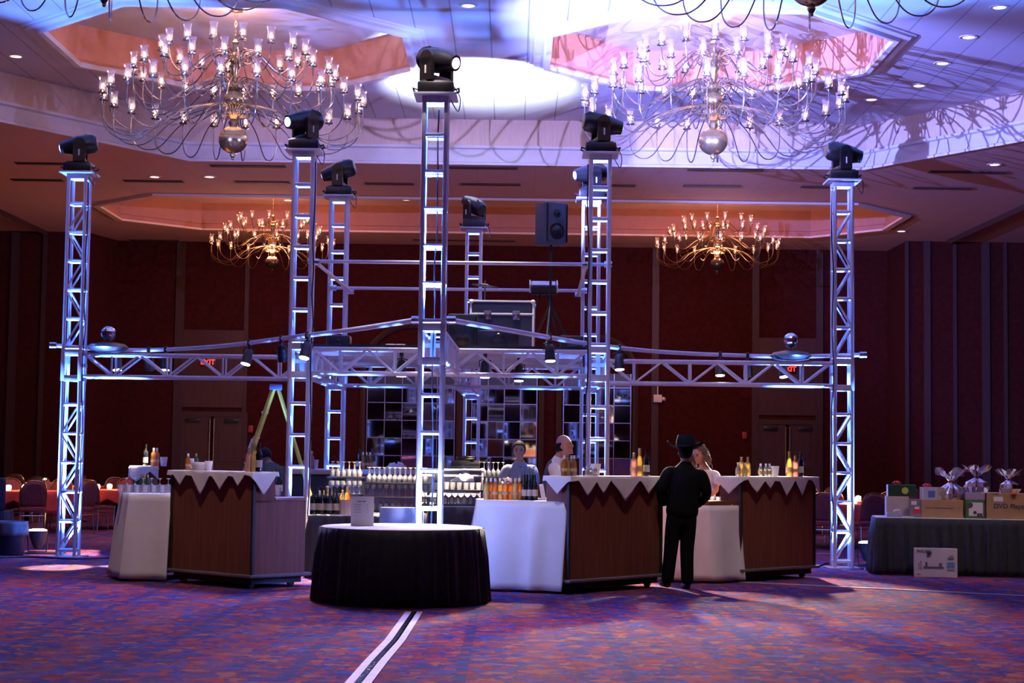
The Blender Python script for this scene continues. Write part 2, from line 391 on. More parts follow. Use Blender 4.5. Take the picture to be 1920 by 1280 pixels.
def plate(outer, holes, z):
    b = B(); edges = []
    for lp in [outer]+holes:
        vs = [b.bm.verts.new((x, y, z)) for x, y in lp]
        edges += [b.bm.edges.new((vs[i], vs[(i+1) % len(vs)])) for i in range(len(vs))]
    bmesh.ops.triangle_fill(b.bm, use_beauty=True, use_dissolve=False, edges=edges); return b
def ring(poly, prof):
    """sweep a profile [(outset, z)] round a closed convex polygon"""
    n = len(poly); c = Vector((sum(p[0] for p in poly)/n, sum(p[1] for p in poly)/n)); P = [Vector(p) for p in poly]
    rows = []
    for off, z in prof:
        row = []
        for i in range(n):
            a, p, q = P[i-1], P[i], P[(i+1) % n]
            n1 = (p-a).normalized(); n2 = (q-p).normalized(); n1 = Vector((n1.y, -n1.x)); n2 = Vector((n2.y, -n2.x))
            bis = (n1+n2).normalized(); k = off/max(.3, bis.dot(n1)); v = p+bis*k; row.append((v.x, v.y, z))
        row.append(row[0]); rows.append(row)
    b = B(); b.grid(rows); bmesh.ops.remove_doubles(b.bm, verts=b.bm.verts[:], dist=1e-5); return b
# ------------------------------------------------------------------ the room
Z1, Z2, Z3, ZB = 7.53, 8.50, 9.20, 8.22
XW, Y0, Y1 = 24, -9, 48.4
struct('floor', B().box((0, (Y0+Y1)/2, -.05), (2*XW, Y1-Y0, .1)), 'carpet', smooth=False)
OCT = [(-6.8, 4), (7.2, 4), (11.6, 10), (11.6, 28.5), (7.25, 34.9), (-6.75, 34.9), (-11.2, 28.5), (-11.2, 10)]
CL, CR = octagon(-4.87, 29.07, 3.02), octagon(3.42, 28.85, 2.85)
BC = [(-8.4, 39.6), (8.0, 39.6), (9.6, 41.4), (9.6, 43.8), (8.0, 45.5), (-8.4, 45.5), (-10.2, 43.8), (-10.2, 41.4)]
struct('ceiling', plate([(-XW, Y0), (XW, Y0), (XW, Y1), (-XW, Y1)], [OCT, BC], Z1), 'tile_low', smooth=False)
struct('ceiling_raised', plate([(-12.4, 3), (12.4, 3), (12.4, 36), (-12.4, 36)], [CL, CR], Z2), 'tile', smooth=False)
# fascia of the big octagon: white cove below, ribbed band above, moulding between
struct('trim_1', ring(OCT, [(0, Z1-.02), (-.06, Z1-.02), (-.06, Z1+.03), (0, Z1+.05), (.05, Z1+.2), (.10, Z1+.33), (.02, Z1+.35), (.02, Z1+.40), (.16, Z1+.42)]), 'plaster', smooth=False)
struct('trim_2', ring(OCT, [(.16, Z1+.42), (.16, Z2)]), 'paper', smooth=False)
for i, (poly, cx, cy) in enumerate(((CL, -4.87, 29.07), (CR, 3.42, 28.85))):
    struct('ceiling_coffer_%d' % (i+1), plate([(p[0]+(p[0]-cx)*.03, p[1]+(p[1]-cy)*.03) for p in poly], [], Z3), 'tile_low' if 0 else 'plaster', smooth=False)
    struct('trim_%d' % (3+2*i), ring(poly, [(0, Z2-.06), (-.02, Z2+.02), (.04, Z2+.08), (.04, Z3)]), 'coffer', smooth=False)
    struct('trim_%d' % (4+2*i), ring(poly, [(-.04, Z2+.0), (-.04, Z2-.09), (.05, Z2-.10), (.09, Z2-.05), (.24, Z2-.05), (.26, Z2-.02), (.32, Z2-.02), (.34, Z2+.01)]), 'plaster', smooth=False)
struct('trim_7', ring(BC, [(-.05, Z1), (-.05, Z1-.05), (.12, Z1-.05), (.14, Z1)]), 'paper', smooth=False)
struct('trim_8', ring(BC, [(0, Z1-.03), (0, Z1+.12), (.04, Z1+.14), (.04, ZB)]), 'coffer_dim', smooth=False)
struct('ceiling_coffer_3', plate([(-10.6, 39.2), (10, 39.2), (10, 45.9), (-10.6, 45.9)], [], ZB), 'tile_low', smooth=False)
# walls
struct('wall_back', B().box((0, Y1+.1, Z1/2), (2*XW, .2, Z1)), 'wall', smooth=False)
struct('wall_left', B().box((-XW-.1, (Y0+Y1)/2, Z1/2), (.2, Y1-Y0, Z1)), 'wall', smooth=False)
struct('wall_right', B().box((XW+.1, (Y0+Y1)/2, Z1/2), (.2, Y1-Y0, Z1)), 'wall', smooth=False)
struct('wall_front', B().box((0, Y0-.1, Z1/2), (2*XW, .2, Z1)), 'wall', smooth=False)
struct('wall_left_bay', B().prism([(-XW, 46.6), (-11.75, 46.6), (-11.3, Y1), (-XW, Y1)], 0, Z1), 'wall', smooth=False)
struct('wall_right_bay', B().prism([(10.75, 46.2), (XW, 46.2), (XW, Y1), (10.7, Y1)], 0, Z1), 'wall', smooth=False)
k = 9
for px, w, y in ((22, .22, 46.6), (78, .12, 46.6), (1738, .18, 46.2), (1700, .1, 46.2), (1790, .1, 46.2), (1848, .22, 46.2), (1885, .1, 46.2), (1228, .2, Y1), (1416, .2, Y1), (1536, .2, Y1), (335, .26, Y1), (460, .12, Y1)):
    x = gy(px, 700, y).x
    struct('trim_%d' % k, B().box((x, y-.035, Z1/2), (w, .07, Z1)).box((x, y-.05, .12), (w+.06, .1, .24)), 'strip', smooth=False); k += 1
struct('baseboard_back', B().box((0, Y1-.02, .1), (21.5, .04, .2)), 'strip', smooth=False)
# operable-wall tracks in the low ceiling
for a, b_ in (((1780, 450), (1925, 383)), ((100, 441), (-5, 392))):
    p, q = gz(*a, Z1), gz(*b_, Z1)
    struct('trim_%d' % k, B().cyl((p.x, p.y, Z1-.01), (q.x, q.y, Z1-.01), .09, seg=4), 'slot', smooth=False); k += 1
# double doors in the back wall
for i, (px0, px1, top) in enumerate(((337, 460, 780), (1422, 1530, 795))):
    x0, x1 = gy(px0, 800, Y1).x, gy(px1, 800, Y1).x; zt = gy((px0+px1)/2, top, Y1).z; xm = (x0+x1)/2; w = (x1-x0)/2
    d = thing('door_%d' % (i+1), None, None, (xm, Y1-.03, 0)); d['kind'] = 'structure'
    obj('door_frame', B().box((-w, 0, zt/2), (.14, .1, zt)).box((w, 0, zt/2), (.14, .1, zt)).box((0, 0, zt+.06), (2*w+.14, .1, .14)), 'strip', d, smooth=False)
    for s in (-1, 1):
        lf = obj('door_leaf', B().box((s*w/2, 0, zt/2), (w-.09, .05, zt-.02)).box((s*w/2, -.03, zt*.70), (w*.62, .02, zt*.42), bev=.008).box((s*w/2, -.03, zt*.24), (w*.62, .02, zt*.34), bev=.008), 'door', d, smooth=False)
        obj('pull_handle', B().cyl((s*.06, -.09, zt*.06), (s*.06, -.09, zt*.97), .022).box((s*.06, -.05, zt*.3), (.03, .09, .03)).box((s*.06, -.05, zt*.8), (.03, .09, .03)), 'brass', lf)
        obj('door_closer', B().box((s*w*.6, -.07, zt-.12), (.4, .09, .09), bev=.01), 'black', lf)
    obj('door_header_panel', B().box((0, .01, zt+1.35), (2*w, .05, 2.2)), 'door', d, smooth=False)
# mirror-tiled panels with arched surrounds
for i, (pa, pb) in enumerate(((688, 852), (884, 1006), (1056, 1182))):
    xa, xb = gy(pa, 800, Y1).x, gy(pb, 800, Y1).x; xm = (xa+xb)/2; w = xb-xa; H = 3.9; n = max(3, round(w/.50)); rw = .5
    d = thing('tiled_mirror', ('tall panel of square mirror tiles on the back wall, ' + ('behind the front tower', 'behind the man with folded arms', 'rightmost, behind the right core tower')[i]), 'mirror', (xm, Y1-.05, 0), 0, None)
    obj('backing', B().box((0, .02, H/2), (w+.04, .03, H)), 'black', d, smooth=False)
    b = B(); rr = random.Random(i+3)
    for a in range(n):
        for c in range(int(H/rw)):
            t = w/n-.03
            b.box((-w/2+w/n*(a+.5), -.01, rw*(c+.5)), (t, .008, rw-.03), rz=rr.gauss(0, .03), rx=rr.gauss(0, .028))
    obj('mirror_tiles', b, mat('mirror tile', (.42, .42, .46), .03, 1, var=.02), d, smooth=False)
    b = B()
    for a in range(n+1): b.box((-w/2+w/n*a, -.02, H/2), (.022, .012, H))
    for c in range(int(H/rw)+1): b.box((0, -.02, rw*c), (w, .012, .022))
    obj('tile_joints', b, mat('chrome joint', (.22, .2, .26), .3, .8), d, smooth=False)
    b = B(); R = w/2+.13; pts = [(-R, 0, 0), (-R, 0, 3.9)]+[(-R*math.cos(t*PI/16), 0, 3.9+R*.95*math.sin(t*PI/16)) for t in range(1, 16)]+[(R, 0, 3.9), (R, 0, 0)]
    obj('arch_surround', b.tube(pts, .09, 6), 'strip', d)
# recessed can lights
CANS = [((30, 105), Z2, 'at the left edge of the raised ceiling'), ((104, 161), Z2, 'left of the left chandelier, by the fascia'), ((878, 10), Z2, 'above the front moving head light'), ((1024, 182), Z2, 'between the front tower and the right chandelier'), ((1816, 69), Z2, 'second of the right-hand row of raised ceiling lamps'), ((1874, 13), Z2, 'nearest of the right-hand row of raised ceiling lamps'), ((1767, 118), Z2, 'third of the right-hand row of raised ceiling lamps'), ((1723, 160), Z2, 'fourth of the right-hand row of raised ceiling lamps'), ((1634, 186), Z2, 'farthest of the right-hand row of raised ceiling lamps'),
        ((290, 331), Z1, 'in the low ceiling below the left chandelier'), ((393, 331), Z1, 'in the low ceiling, second below the left chandelier'), ((1865, 308), Z1, 'in the low ceiling beyond the right tower'), ((1690, 433), Z1, 'in the low ceiling near the right-hand track'), ((454, 363), ZB, 'in the rear coffer above the rear left chandelier'), ((761, 374), ZB, 'in the rear coffer left of the front tower'), ((1237, 379), ZB, 'in the rear coffer left of the rear right chandelier'), ((1409, 380), ZB, 'in the rear coffer right of the rear right chandelier'), ((540, 375), ZB, 'in the rear coffer behind the left core tower')]
proto = None
for (px, py), z, where in CANS:
    p = gz(px, py, z)
    if proto is None:
        proto = thing('recessed_light', 'round recessed ceiling lamp '+where, 'ceiling light', p, 0, 'recessed ceiling lamps')
        obj('trim_ring', B().lathe([(.10, -.012), (.145, -.012), (.15, -.003), (.15, 0)], seg=20, caps=False), 'trimring', proto, solid=.004)
        obj('lamp_face', B().lathe([(0, -.006), (.10, -.008)], seg=20), 'can', proto)
    else: dup(proto, p, label='round recessed ceiling lamp '+where)
# slot diffusers
SL = [((80, 306), 100, 'at far left, below the fascia'), ((465, 311), 140, 'just behind the left chandelier ball'), ((905, 314), 130, 'behind the front tower'), ((1360, 318), 140, 'below the right chandelier ball'), ((1815, 322), 145, 'at far right, below the fascia'), ((70, 337), 95, 'at far left, second row'), ((288, 339), 110, 'second row, left of the left core tower'), ((492, 341), 100, 'second row, behind the left core tower'), ((730, 344), 90, 'second row, left of the front tower'), ((920, 345), 110, 'second row, right of the front tower'), ((1140, 347), 100, 'second row, behind the right core tower'), ((1335, 348), 105, 'second row, below the right chandelier'), ((1545, 350), 85, 'second row, beside the right tower top'), ((1767, 352), 110, 'second row, at far right'), ((290, 450), 90, 'nearest the back wall at left'), ((870, 450), 190, 'nearest the back wall at middle')]
for (px, py), w, where in SL:
    p = gz(px, py, Z1); L = w*p.y/FPX
    tag(obj('slot_diffuser', B().box((0, 0, -.012), (L, .16, .024)).box((0, -.1, -.008), (L+.04, .03, .016)).box((0, .1, -.008), (L+.04, .03, .016)), 'slot', loc=p, smooth=False), 'long dark air slot in the low ceiling, '+where, 'air vent', 'ceiling air slots')
# exit signs, fire alarms, emergency lamp on the back wall
for px, py, w in ((390, 679, 'left'), (1479, 692, 'right')):
    p = gy(px, py, Y1-.06)
    d = thing('exit_sign', 'red lit exit sign above the %s double doors' % ('left-hand' if w == 'left' else 'right-hand'), 'exit sign', p)
    obj('housing', B().box((0, 0, 0), (.42, .08, .24), bev=.01), 'black', d)
    text('lettering', 'EXIT', emit('exit red', (1, .03, .02), 1.6), d, .2, Matrix.Translation((0, -.045, 0)) @ FRONT)
for px, py, w in ((470, 804, 'left'), (1396, 816, 'right')):
    p = gy(px, py, Y1-.03)
    d = thing('fire_alarm', 'small red fire alarm strobe on the back wall beside the %s doors' % w, 'fire alarm', p)
    obj('housing', B().box((0, 0, 0), (.13, .06, .2), bev=.01), mat('alarm red', (.35, .02, .02), .4), d); obj('strobe_lens', B().box((0, -.035, .04), (.06, .02, .06), bev=.005), 'clear', d)
p = gy(1233, 747, Y1-.12)
d = thing('emergency_light', 'white twin-head emergency lamp on a stem, right of the mirror panels', 'emergency light', p)
obj('box', B().box((0, 0, 0), (.24, .14, .22), bev=.02), 'paperw', d); obj('stem', B().cyl((0, 0, .1), (0, 0, .45), .015), 'paperw', d); obj('lamp_head', B().cyl((.14, -.02, 0), (.2, -.06, -.02), .05), 'paperw', d)
# tape strips on the carpet
def strip(name, label, pts, w):
    P = [gz(*p, .004) for p in pts]; b = B(); L, R = [], []
    for i, p in enumerate(P):
        t = (P[min(i+1, len(P)-1)]-P[max(i-1, 0)]).normalized(); nn = Vector((t.y, -t.x, 0))*w/2
        L.append((*(p-nn).xy, .006)); R.append((*(p+nn).xy, .006))
    b.grid([L, R]); tag(obj(name, b, 'tape', solid=.006, smooth=False), label, 'floor tape')
strip('floor_tape', 'left strip of grey tape leading from the round table to the camera', [(766, 1147), (728, 1200), (690, 1240), (652, 1284)], .06)
strip('floor_tape', 'right strip of grey tape with a bright sheen, leading from the round table', [(786, 1147), (752, 1200), (718, 1240), (684, 1284)], .07)
M['gloss'] = mat('clear glossy tape', (.03, .03, .06), .12, bump=.8, bscale=30, spec=.9)
strip('glossy_floor_tape', 'shiny dark tape between the two grey strips at the bottom of the photo', [(777, 1147), (741, 1200), (704, 1240), (668, 1284)], .05)
bpy.context.scene.objects['glossy_floor_tape'].data.materials[0] = M['gloss']
strip('floor_tape', 'long thin tape line across the carpet before the gift table', [(1330, 1088), (1390, 1091), (1600, 1101), (1925, 1117)], .075)
strip('floor_tape', 'short thin tape line behind the right bar, beside the right tower', [(1526, 1037), (1562, 1038)], .05)
# ------------------------------------------------------------------ chandeliers
TIERS = [(1.25, 1.60, 1.42, 16), (1.73, 1.23, .92, 20), (2.22, .77, .48, 24)]
def chandelier(label, loc, sc, bulb, counts, group):
    t = thing('chandelier', label, 'chandelier', loc, random.uniform(0, .2), group); t.scale = (sc,)*3
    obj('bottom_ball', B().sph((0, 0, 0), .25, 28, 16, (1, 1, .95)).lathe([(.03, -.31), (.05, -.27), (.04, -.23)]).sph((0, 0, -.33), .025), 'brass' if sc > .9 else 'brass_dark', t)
    obj('middle_ball', B().sph((0, 0, .72), .165, 24, 14).lathe([(.07, .53), (.09, .56), (.07, .6)]), 'brass', t)
    obj('shaft', B().lathe([(.05, .2), (.09, .3), (.06, .36), (.10, .42), (.15, .46), (.15, .52), (.07, .56), (.06, .85), (.14, .90), (.14, .96), (.05, 1.02), (.07, 1.2), (.11, 1.28), (.06, 1.34), (.13, 1.4), (.13, 1.46), (.06, 1.52), (.04, 1.66), (.07, 1.70), (.02, 1.76)]), 'brass', t)
    top = (Z3 if loc[1] < 35 else ZB)-loc[2]; top /= sc
    b = B(); z = 1.76; i = 0
    while z < top-.06:
        b.tube([(.02*math.cos(a) if i % 2 else 0, 0 if i % 2 else .02*math.cos(a), z+.045+.045*math.sin(a)) for a in [2*PI*q/8 for q in range(9)]], .006, 5); z += .075; i += 1
    b.lathe([(.12, top-.05), (.10, top-.03), (.02, top-.06)]); obj('chain', b, 'brass', t)
    cup = B().lathe([(.012, -.06), (.02, -.03), (.075, -.02), (.08, -.005), (.03, 0), (.025, .06), (.02, .065)], seg=10)
    cm = obj('candle_cup', cup, 'brass_arm', t); cme = cm.data; bpy.data.objects.remove(cm)
    sm = obj('glass_shade', B().lathe([(.045, .005), (.064, .05), (.062, .12), (.056, .19), (.074, .265)], seg=12, caps=False), 'shade', t); sme = sm.data; bpy.data.objects.remove(sm)
    bu = obj('bulb', B().lathe([(.012, .06), (.02, .08), (.018, .11), (.004, .15)], seg=8), bulb, t); bme = bu.data; bpy.data.objects.remove(bu)
    for (R, zc, za, n0), n in zip(TIERS, counts):
        drop = (za-.50) if R > 2 else (za-.40 if R > 1.5 else za-.34)
        pts = spline([(.10, 0, za), (.20, 0, za+.09), (.40, 0, za+.10), (.72*R*.62+.1, 0, za-.12), (.70*R, 0, drop+.02), (.84*R, 0, drop-.02), (.95*R, 0, drop+.10), (R, 0, drop+.30), (R, 0, zc-.16)], 6)
        sp = [(.10, 0, za), (.17, 0, za-.08), (.27, 0, za-.06), (.29, 0, za+.03), (.22, 0, za+.05)]
        b = B().tube(pts, .0105, 6).tube(spline(sp, 4), .008, 5)
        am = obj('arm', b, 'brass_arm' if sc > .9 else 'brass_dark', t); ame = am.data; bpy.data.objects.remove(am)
        for i in range(n):
            a = inst('arm', ame, t, Matrix.Rotation(2*PI*(i+.5*(n % 3))/n, 4, 'Z'))
            mt = Matrix.Translation((R, 0, zc-.12))
            inst('candle_cup', cme, a, mt); inst('glass_shade', sme, a, mt); inst('bulb', bme, a, mt)
    return t
ch = chandelier('large brass chandelier of glass hurricane lamps, hanging at left above the left tower', gy(437, 262, 29.1), 1, 'bulb', (16, 20, 24), 'large chandeliers in the raised ceiling')
p = gy(1337, 265, 28.85)
dup(ch, p, .1, label='large brass chandelier of glass hurricane lamps, hanging right of the front tower')
near = 'lowest brass arms of a nearer chandelier, cut off at the top '
dup(ch, (-4.75, 19.3, 6.95), .2, label=near+'left of the photo', group='nearer chandeliers at the top edge', skip=('glass_shade', 'chain'))
dup(ch, (3.40, 19.3, 6.95), .1, label=near+'right of the photo', group='nearer chandeliers at the top edge', skip=('glass_shade', 'chain'))
c2 = chandelier('smaller amber-lit brass chandelier in the rear coffer at left, behind the left core tower', gy(510, 492, 42.5), .69, 'bulb2', (12, 15, 18), 'smaller chandeliers in the rear coffer')
dup(c2, gy(1345, 495, 42.5), .1, label='smaller amber-lit brass chandelier in the rear coffer at right, left of the right tower')
for x, y, e, z in ((-4.87, 29.07, 22, 8.95), (3.4, 28.85, 22, 8.95), (-4.75, 19.3, 45, 8.2), (3.4, 19.3, 45, 8.2)):
    light('chandelier_glow', 'POINT', (x, y, z), e, (1, .42, .3), .3)
    light('chandelier_glow', 'POINT', (x, y, 7.15), 16, (1, .45, .32), .5)
for px in (510, 1345):
    p = gy(px, 470, 42.5); light('chandelier_glow', 'POINT', (p.x, p.y, 7.9), 25, (1, .36, .18), .4); light('chandelier_glow', 'POINT', (p.x, p.y, 6.5), 300, (1, .42, .28), .4)

# ------------------------------------------------------------------ truss structure
C = Vector((-.78, 24.05)); ROT = math.radians(-1.0); CH, ARM, HT = 1.94, 5.44, 5.45; ZL, ZU = 2.55, 2.86; W2 = .12
def cross(u, v): return Vector((C.x+u*math.cos(ROT)-v*math.sin(ROT), C.y+u*math.sin(ROT)+v*math.cos(ROT)))
RC = .026
def zmesh(name, b, m='alu'):
    o = obj(name, b, m); me = o.data; bpy.data.objects.remove(o); return me
me_ch1 = zmesh('chord', B().cyl((0, 0, .02), (0, 0, ZL-.06), RC, seg=12)); me_ch2 = zmesh('chord', B().cyl((0, 0, ZU+.06), (0, 0, HT-.02), RC, seg=12))
me_rung = zmesh('rung', B().cyl((-W2, 0, 0), (W2, 0, 0), .021, seg=8))
RS = .41
me_diag = zmesh('diagonal_brace', B().cyl((-W2, 0, 0), (W2, 0, RS), .015, seg=8)); me_diag2 = zmesh('diagonal_brace', B().cyl((W2, 0, 0), (-W2, 0, RS), .015, seg=8))
# corner block: thick plates with square windows
b = B()
for s in (-1, 1):
    for ax in (0, 1):
        for z in (ZL-.03, ZU+.03):
            c = (0, s*.135, z) if ax == 0 else (s*.135, 0, z); d = (.27, .022, .085) if ax == 0 else (.022, .27, .085); b.box(c, d, bev=.004)
    for u in (-1, 1): b.box((s*.12, u*.12, (ZL+ZU)/2), (.055, .055, ZU-ZL+.14), bev=.006)
me_block = zmesh('corner_block', b)
me_joint = zmesh('joint_flange', B().box((0, 0, 0), (.285, .285, .016)).box((0, 0, .03), (.285, .285, .016)))
me_base = zmesh('base_plate', B().box((0, 0, .01), (.46, .46, .02), bev=.004)); me_top = zmesh('top_plate', B().box((0, 0, HT), (.47, .47, .025), bev=.004).box((0, 0, HT-.05), (.29, .29, .07)))
def tower(label, u, v, side):
    p = cross(u, v); t = thing('truss_tower', label, 'truss tower', (p.x, p.y, 0), ROT+(PI/2 if side else 0), 'truss towers')
    I = lambda n, me, *a: inst(n, me, t, a[0] if a else Matrix())
    I('base_plate', me_base); I('corner_block', me_block); I('top_plate', me_top)
    for a in (-1, 1):
        for c in (-1, 1):
            I('chord', me_ch1, Matrix.Translation((a*W2, c*W2, 0))); I('chord', me_ch2, Matrix.Translation((a*W2, c*W2, 0)))
    for z0, n in ((.10, 6), (ZU+.10, 6)):
        st = (ZL-.08-.10-.1)/5.55 if z0 < 1 else RS
        for i in range(n):
            z = z0+RS*i
            for k in range(4):
                mt = Matrix.Rotation(k*PI/2, 4, 'Z') @ Matrix.Translation((0, -W2, z)); I('rung', me_rung, mt)
                if k % 2 and (i < n-1): I('diagonal_brace', me_diag if (i+k//2) % 2 else me_diag2, mt)
    return t
tower('tallest-looking front truss tower behind the round table, lit white-blue from below', 0, -ARM, 0)
tower('aluminium truss tower at front left corner of the core, beside the yellow ladder', -CH, -CH, 0)
tower('aluminium truss tower at front right corner of the core, behind the middle bar', CH, -CH, 0)
tower('aluminium truss tower at rear left corner of the core, below the second left moving head', -CH, CH, 0)
tower('aluminium truss tower at rear right corner, mostly hidden behind the front right one', CH, CH, 0)
tower('rearmost and shortest-looking truss tower, pinkish, behind the flight case', 0, ARM, 0)
tower('blue-lit truss tower standing alone at far left of the structure', -ARM, 0, 1)
tower('blue-lit truss tower standing alone at far right beside the gift table', ARM, 0, 1)
def beam(label, u0, v0, u1, v1):
    a, b2 = cross(u0, v0), cross(u1, v1); d = b2-a; L = d.length-.29; ang = math.atan2(d.y, d.x); m = (a+b2)/2
    t = thing('truss_beam', label, 'truss beam', (m.x, m.y, ZL), ang, 'horizontal truss beams')
    cm = zmesh('chord', B().cyl((-L/2, 0, 0), (L/2, 0, 0), RC, seg=12)); H = ZU-ZL
    n = round(L/.42); n += n % 2; st = (L-.06)/n
    up = zmesh('upright', B().cyl((0, 0, 0), (0, 0, H), .015, seg=8)); dg = zmesh('diagonal_brace', B().cyl((-st/2, 0, 0), (st/2, 0, H), .015, seg=8)); dg2 = zmesh('diagonal_brace', B().cyl((st/2, 0, 0), (-st/2, 0, H), .015, seg=8)); cr = zmesh('cross_tie', B().cyl((0, -W2, 0), (0, W2, 0), .013, seg=8))
    for y in (-W2, W2):
        for z in (0, H): inst('chord', cm, t, Matrix.Translation((0, y, z)))
        for i in range(n):
            x = -L/2+.03+st*(i+.5); inst('diagonal_brace', dg if i % 2 else dg2, t, Matrix.Translation((x, y, 0)))
            if i % 2: inst('upright', up, t, Matrix.Translation((x-st/2, y, 0)))
    for i in range(0, n+1, 2):
        for z in (0, H): inst('cross_tie', cr, t, Matrix.Translation((-L/2+.03+st*i, 0, z)))
    obj('end_frame', B().box((-L/2, 0, H/2), (.02, .28, .05)).box((L/2, 0, H/2), (.02, .28, .05)).box((-L/2+.015, 0, H/2), (.03, .06, H+.06)).box((L/2-.015, 0, H/2), (.03, .06, H+.06)), 'alu', t)
    return t
beam('horizontal truss beam reaching left from the core to the left tower', -ARM, 0, -CH, 0)
beam('horizontal truss beam reaching right from the core to the right tower', CH, 0, ARM, 0)
beam('foreshortened truss beam running from the front tower back to the core', 0, -ARM, 0, -CH)
beam('truss beam at the rear, running from the core to the rear tower', 0, CH, 0, ARM)
beam('front truss beam of the square core, under the front edge of the deck', -CH, -CH, CH, -CH)
beam('rear truss beam of the square core, seen below the deck', -CH, CH, CH, CH)
beam('left truss beam of the square core, under the left edge of the deck', -CH, -CH, -CH, CH)
beam('right truss beam of the square core, under the right edge of the deck', CH, -CH, CH, CH)
# deck
t = thing('stage_deck', 'plywood platform deck lying on top of the square core truss', 'platform', (C.x, C.y, 0), ROT)
M['ply'] = mat('plywood deck', (.30, .19, .11), .7, var=.15, scale=3, stretch=(1, 8, 1))
D = CH-.17
obj('deck_panel', B().box((0, 0, ZU+.05), (2*D, 2*D, .035)), 'ply', t, smooth=False)
obj('edge_trim', B().box((0, -D, ZU+.05), (2*D+.04, .03, .06)).box((0, D, ZU+.05), (2*D+.04, .03, .06)).box((-D, 0, ZU+.05), (.03, 2*D, .06)).box((D, 0, ZU+.05), (.03, 2*D, .06)), 'blackm', t, smooth=False)
for y in (-1.15, -.4, .4, 1.15): obj('joist', B().box((0, y, ZU-.0), (2*D, .06, .07)), 'alu', t, smooth=False)
DZ = ZU+.068
# round rails above the deck
def pipe(label, pts, r=.025, name='pipe_rail', group=None):
    t = thing(name, label, 'pipe', (0, 0, 0), 0, group)
    obj('tube', B().tube(pts, r, 10), 'alu', t)
    for p in (pts[0], pts[-1]): obj('clamp', B().cyl((p[0]-.05, p[1], p[2]), (p[0]+.05, p[1], p[2]), .045).box((p[0], p[1]+.03, p[2]), (.05, .07, .07), bev=.008), 'steel', t)
    return t
ZR = 4.03; q = CH-.17
def P3(u, v, z): c = cross(u, v); return (c.x, c.y, z)
pipe('front handrail pipe above the deck, between the two front core towers', [P3(-CH+.1, -q, ZR), P3(CH+.12, -q, ZR)], group='handrail pipes above the deck')
pipe('rear handrail pipe above the deck, between the two rear core towers', [P3(-CH-.05, q, ZR), P3(CH-.1, q, ZR)], group='handrail pipes above the deck')
pipe('left handrail pipe above the deck, running front to back', [P3(-q, -CH, ZR-.03), P3(-q+.02, CH+.1, ZR-.03)], group='handrail pipes above the deck')
pipe('right handrail pipe above the deck, running front to back', [P3(q, -CH, ZR-.03), P3(q-.02, CH+.1, ZR-.03)], group='handrail pipes above the deck')
# curved light pipes
def bend(ps): return spline([gz(x, y, z) for x, y, z in ps], 10)
lp = bend([(780, 600, 2.98), (660, 618, 3.0), (540, 633, 3.0), (420, 648, 2.99), (300, 655.5, 2.99), (200, 655, 2.97), (100, 647, 2.99)])
rp = bend([(846, 600, 2.98), (960, 620, 3.0), (1100, 644, 3.0), (1220, 658, 3.0), (1350, 665, 3.0), (1480, 668, 2.99), (1618, 665, 2.99)])
pipe('curved light pipe sweeping from the front tower to the left tower', lp, .03, 'curved_pipe', 'curved light pipes')
pipe('curved light pipe sweeping from the front tower to the right tower', rp, .03, 'curved_pipe', 'curved light pipes')
def onpipe(pts, px):
    best = min(pts, key=lambda p: abs(proj(p)[0]-px)); return Vector(best)
_CI = cam.matrix_world.inverted()
def proj(p):
    v = _CI @ Vector(p); return (960+FPX*v.x/-v.z, 640-FPX*v.y/-v.z)
# par cans hung from the pipes
M['parlens'] = emit('par can lens lit', (1, .93, .8), 9); M['paroff'] = mat('par can lens dark', (.1, .1, .12), .1)
def parcan(label, pts, px, tilt, lit, aim=None, power=90, cone=44):
    p = onpipe(pts, px); t = thing('par_can', label, 'spotlight', p, 0, 'par can spotlights on the curved pipes')
    obj('clamp', B().box((0, 0, 0), (.05, .08, .09), bev=.01).cyl((0, 0, -.03), (0, 0, -.10), .012), 'blackm', t)
    ax = Vector((math.sin(tilt[0]), -math.sin(tilt[1]), -math.cos(tilt[0]))).normalized(); c = Vector((0, 0, -.10))
    obj('can_body', B().tube([c-ax*.02, c, c+ax*.06, c+ax*.19, c+ax*.2], [.03, .05, .062, .07, .072], 14), 'black', t)
    obj('lens', B().tube([c+ax*.196, c+ax*.207], [.062, .062], 14), 'parlens' if lit else 'paroff', t)
    obj('yoke', B().tube([c+Vector((.075, 0, -.06)), c+Vector((.075, 0, .02)), (0, 0, -.06), c+Vector((-.075, 0, .02)), c+Vector((-.075, 0, -.06))], .008, 5), 'blackm', t)
    if lit and aim: light('par_beam', 'SPOT', p+c+ax*.24, power, LAMPW, .05, aim, cone, .5)
parcan('lit black par can hanging nearest the left tower', lp, 215, (.1, .2), True, gz(112, 1063, 0), 2500, 14)
parcan('dark black par can, second from the left tower', lp, 275, (.05, -.4), False)
parcan('lit black par can, third from the left tower', lp, 310, (.0, .1), True, (-5.68, 25.0, 1.3), 1500, 34)
parcan('lit black par can tilted left, beside the ladder top', lp, 466, (-.2, .25), True, gz(232, 1061, 0), 2500, 11)
parcan('dark black par can just left of the left core tower', lp, 525, (.1, -.3), False)
parcan('lit black par can in front of the left core tower', lp, 580, (-.15, .3), True, (-2.2, 21.0, .9), 1500)
parcan('lit black par can under the right pipe, before the flight case', rp, 1030, (.05, .15), True, (-.3, 19.5, 1), 700)
parcan('dark black par can in front of the right core tower', rp, 1097, (.1, -.3), False)
parcan('lit black par can just right of the right core tower', rp, 1165, (.05, .15), True, (1.3, 20.1, 1), 1500)
parcan('lit black par can, third from the right tower', rp, 1346, (.0, .15), True, (2.7, 21.4, 1), 1500)
parcan('dark black par can, second from the right tower', rp, 1404, (.1, -.35), False)
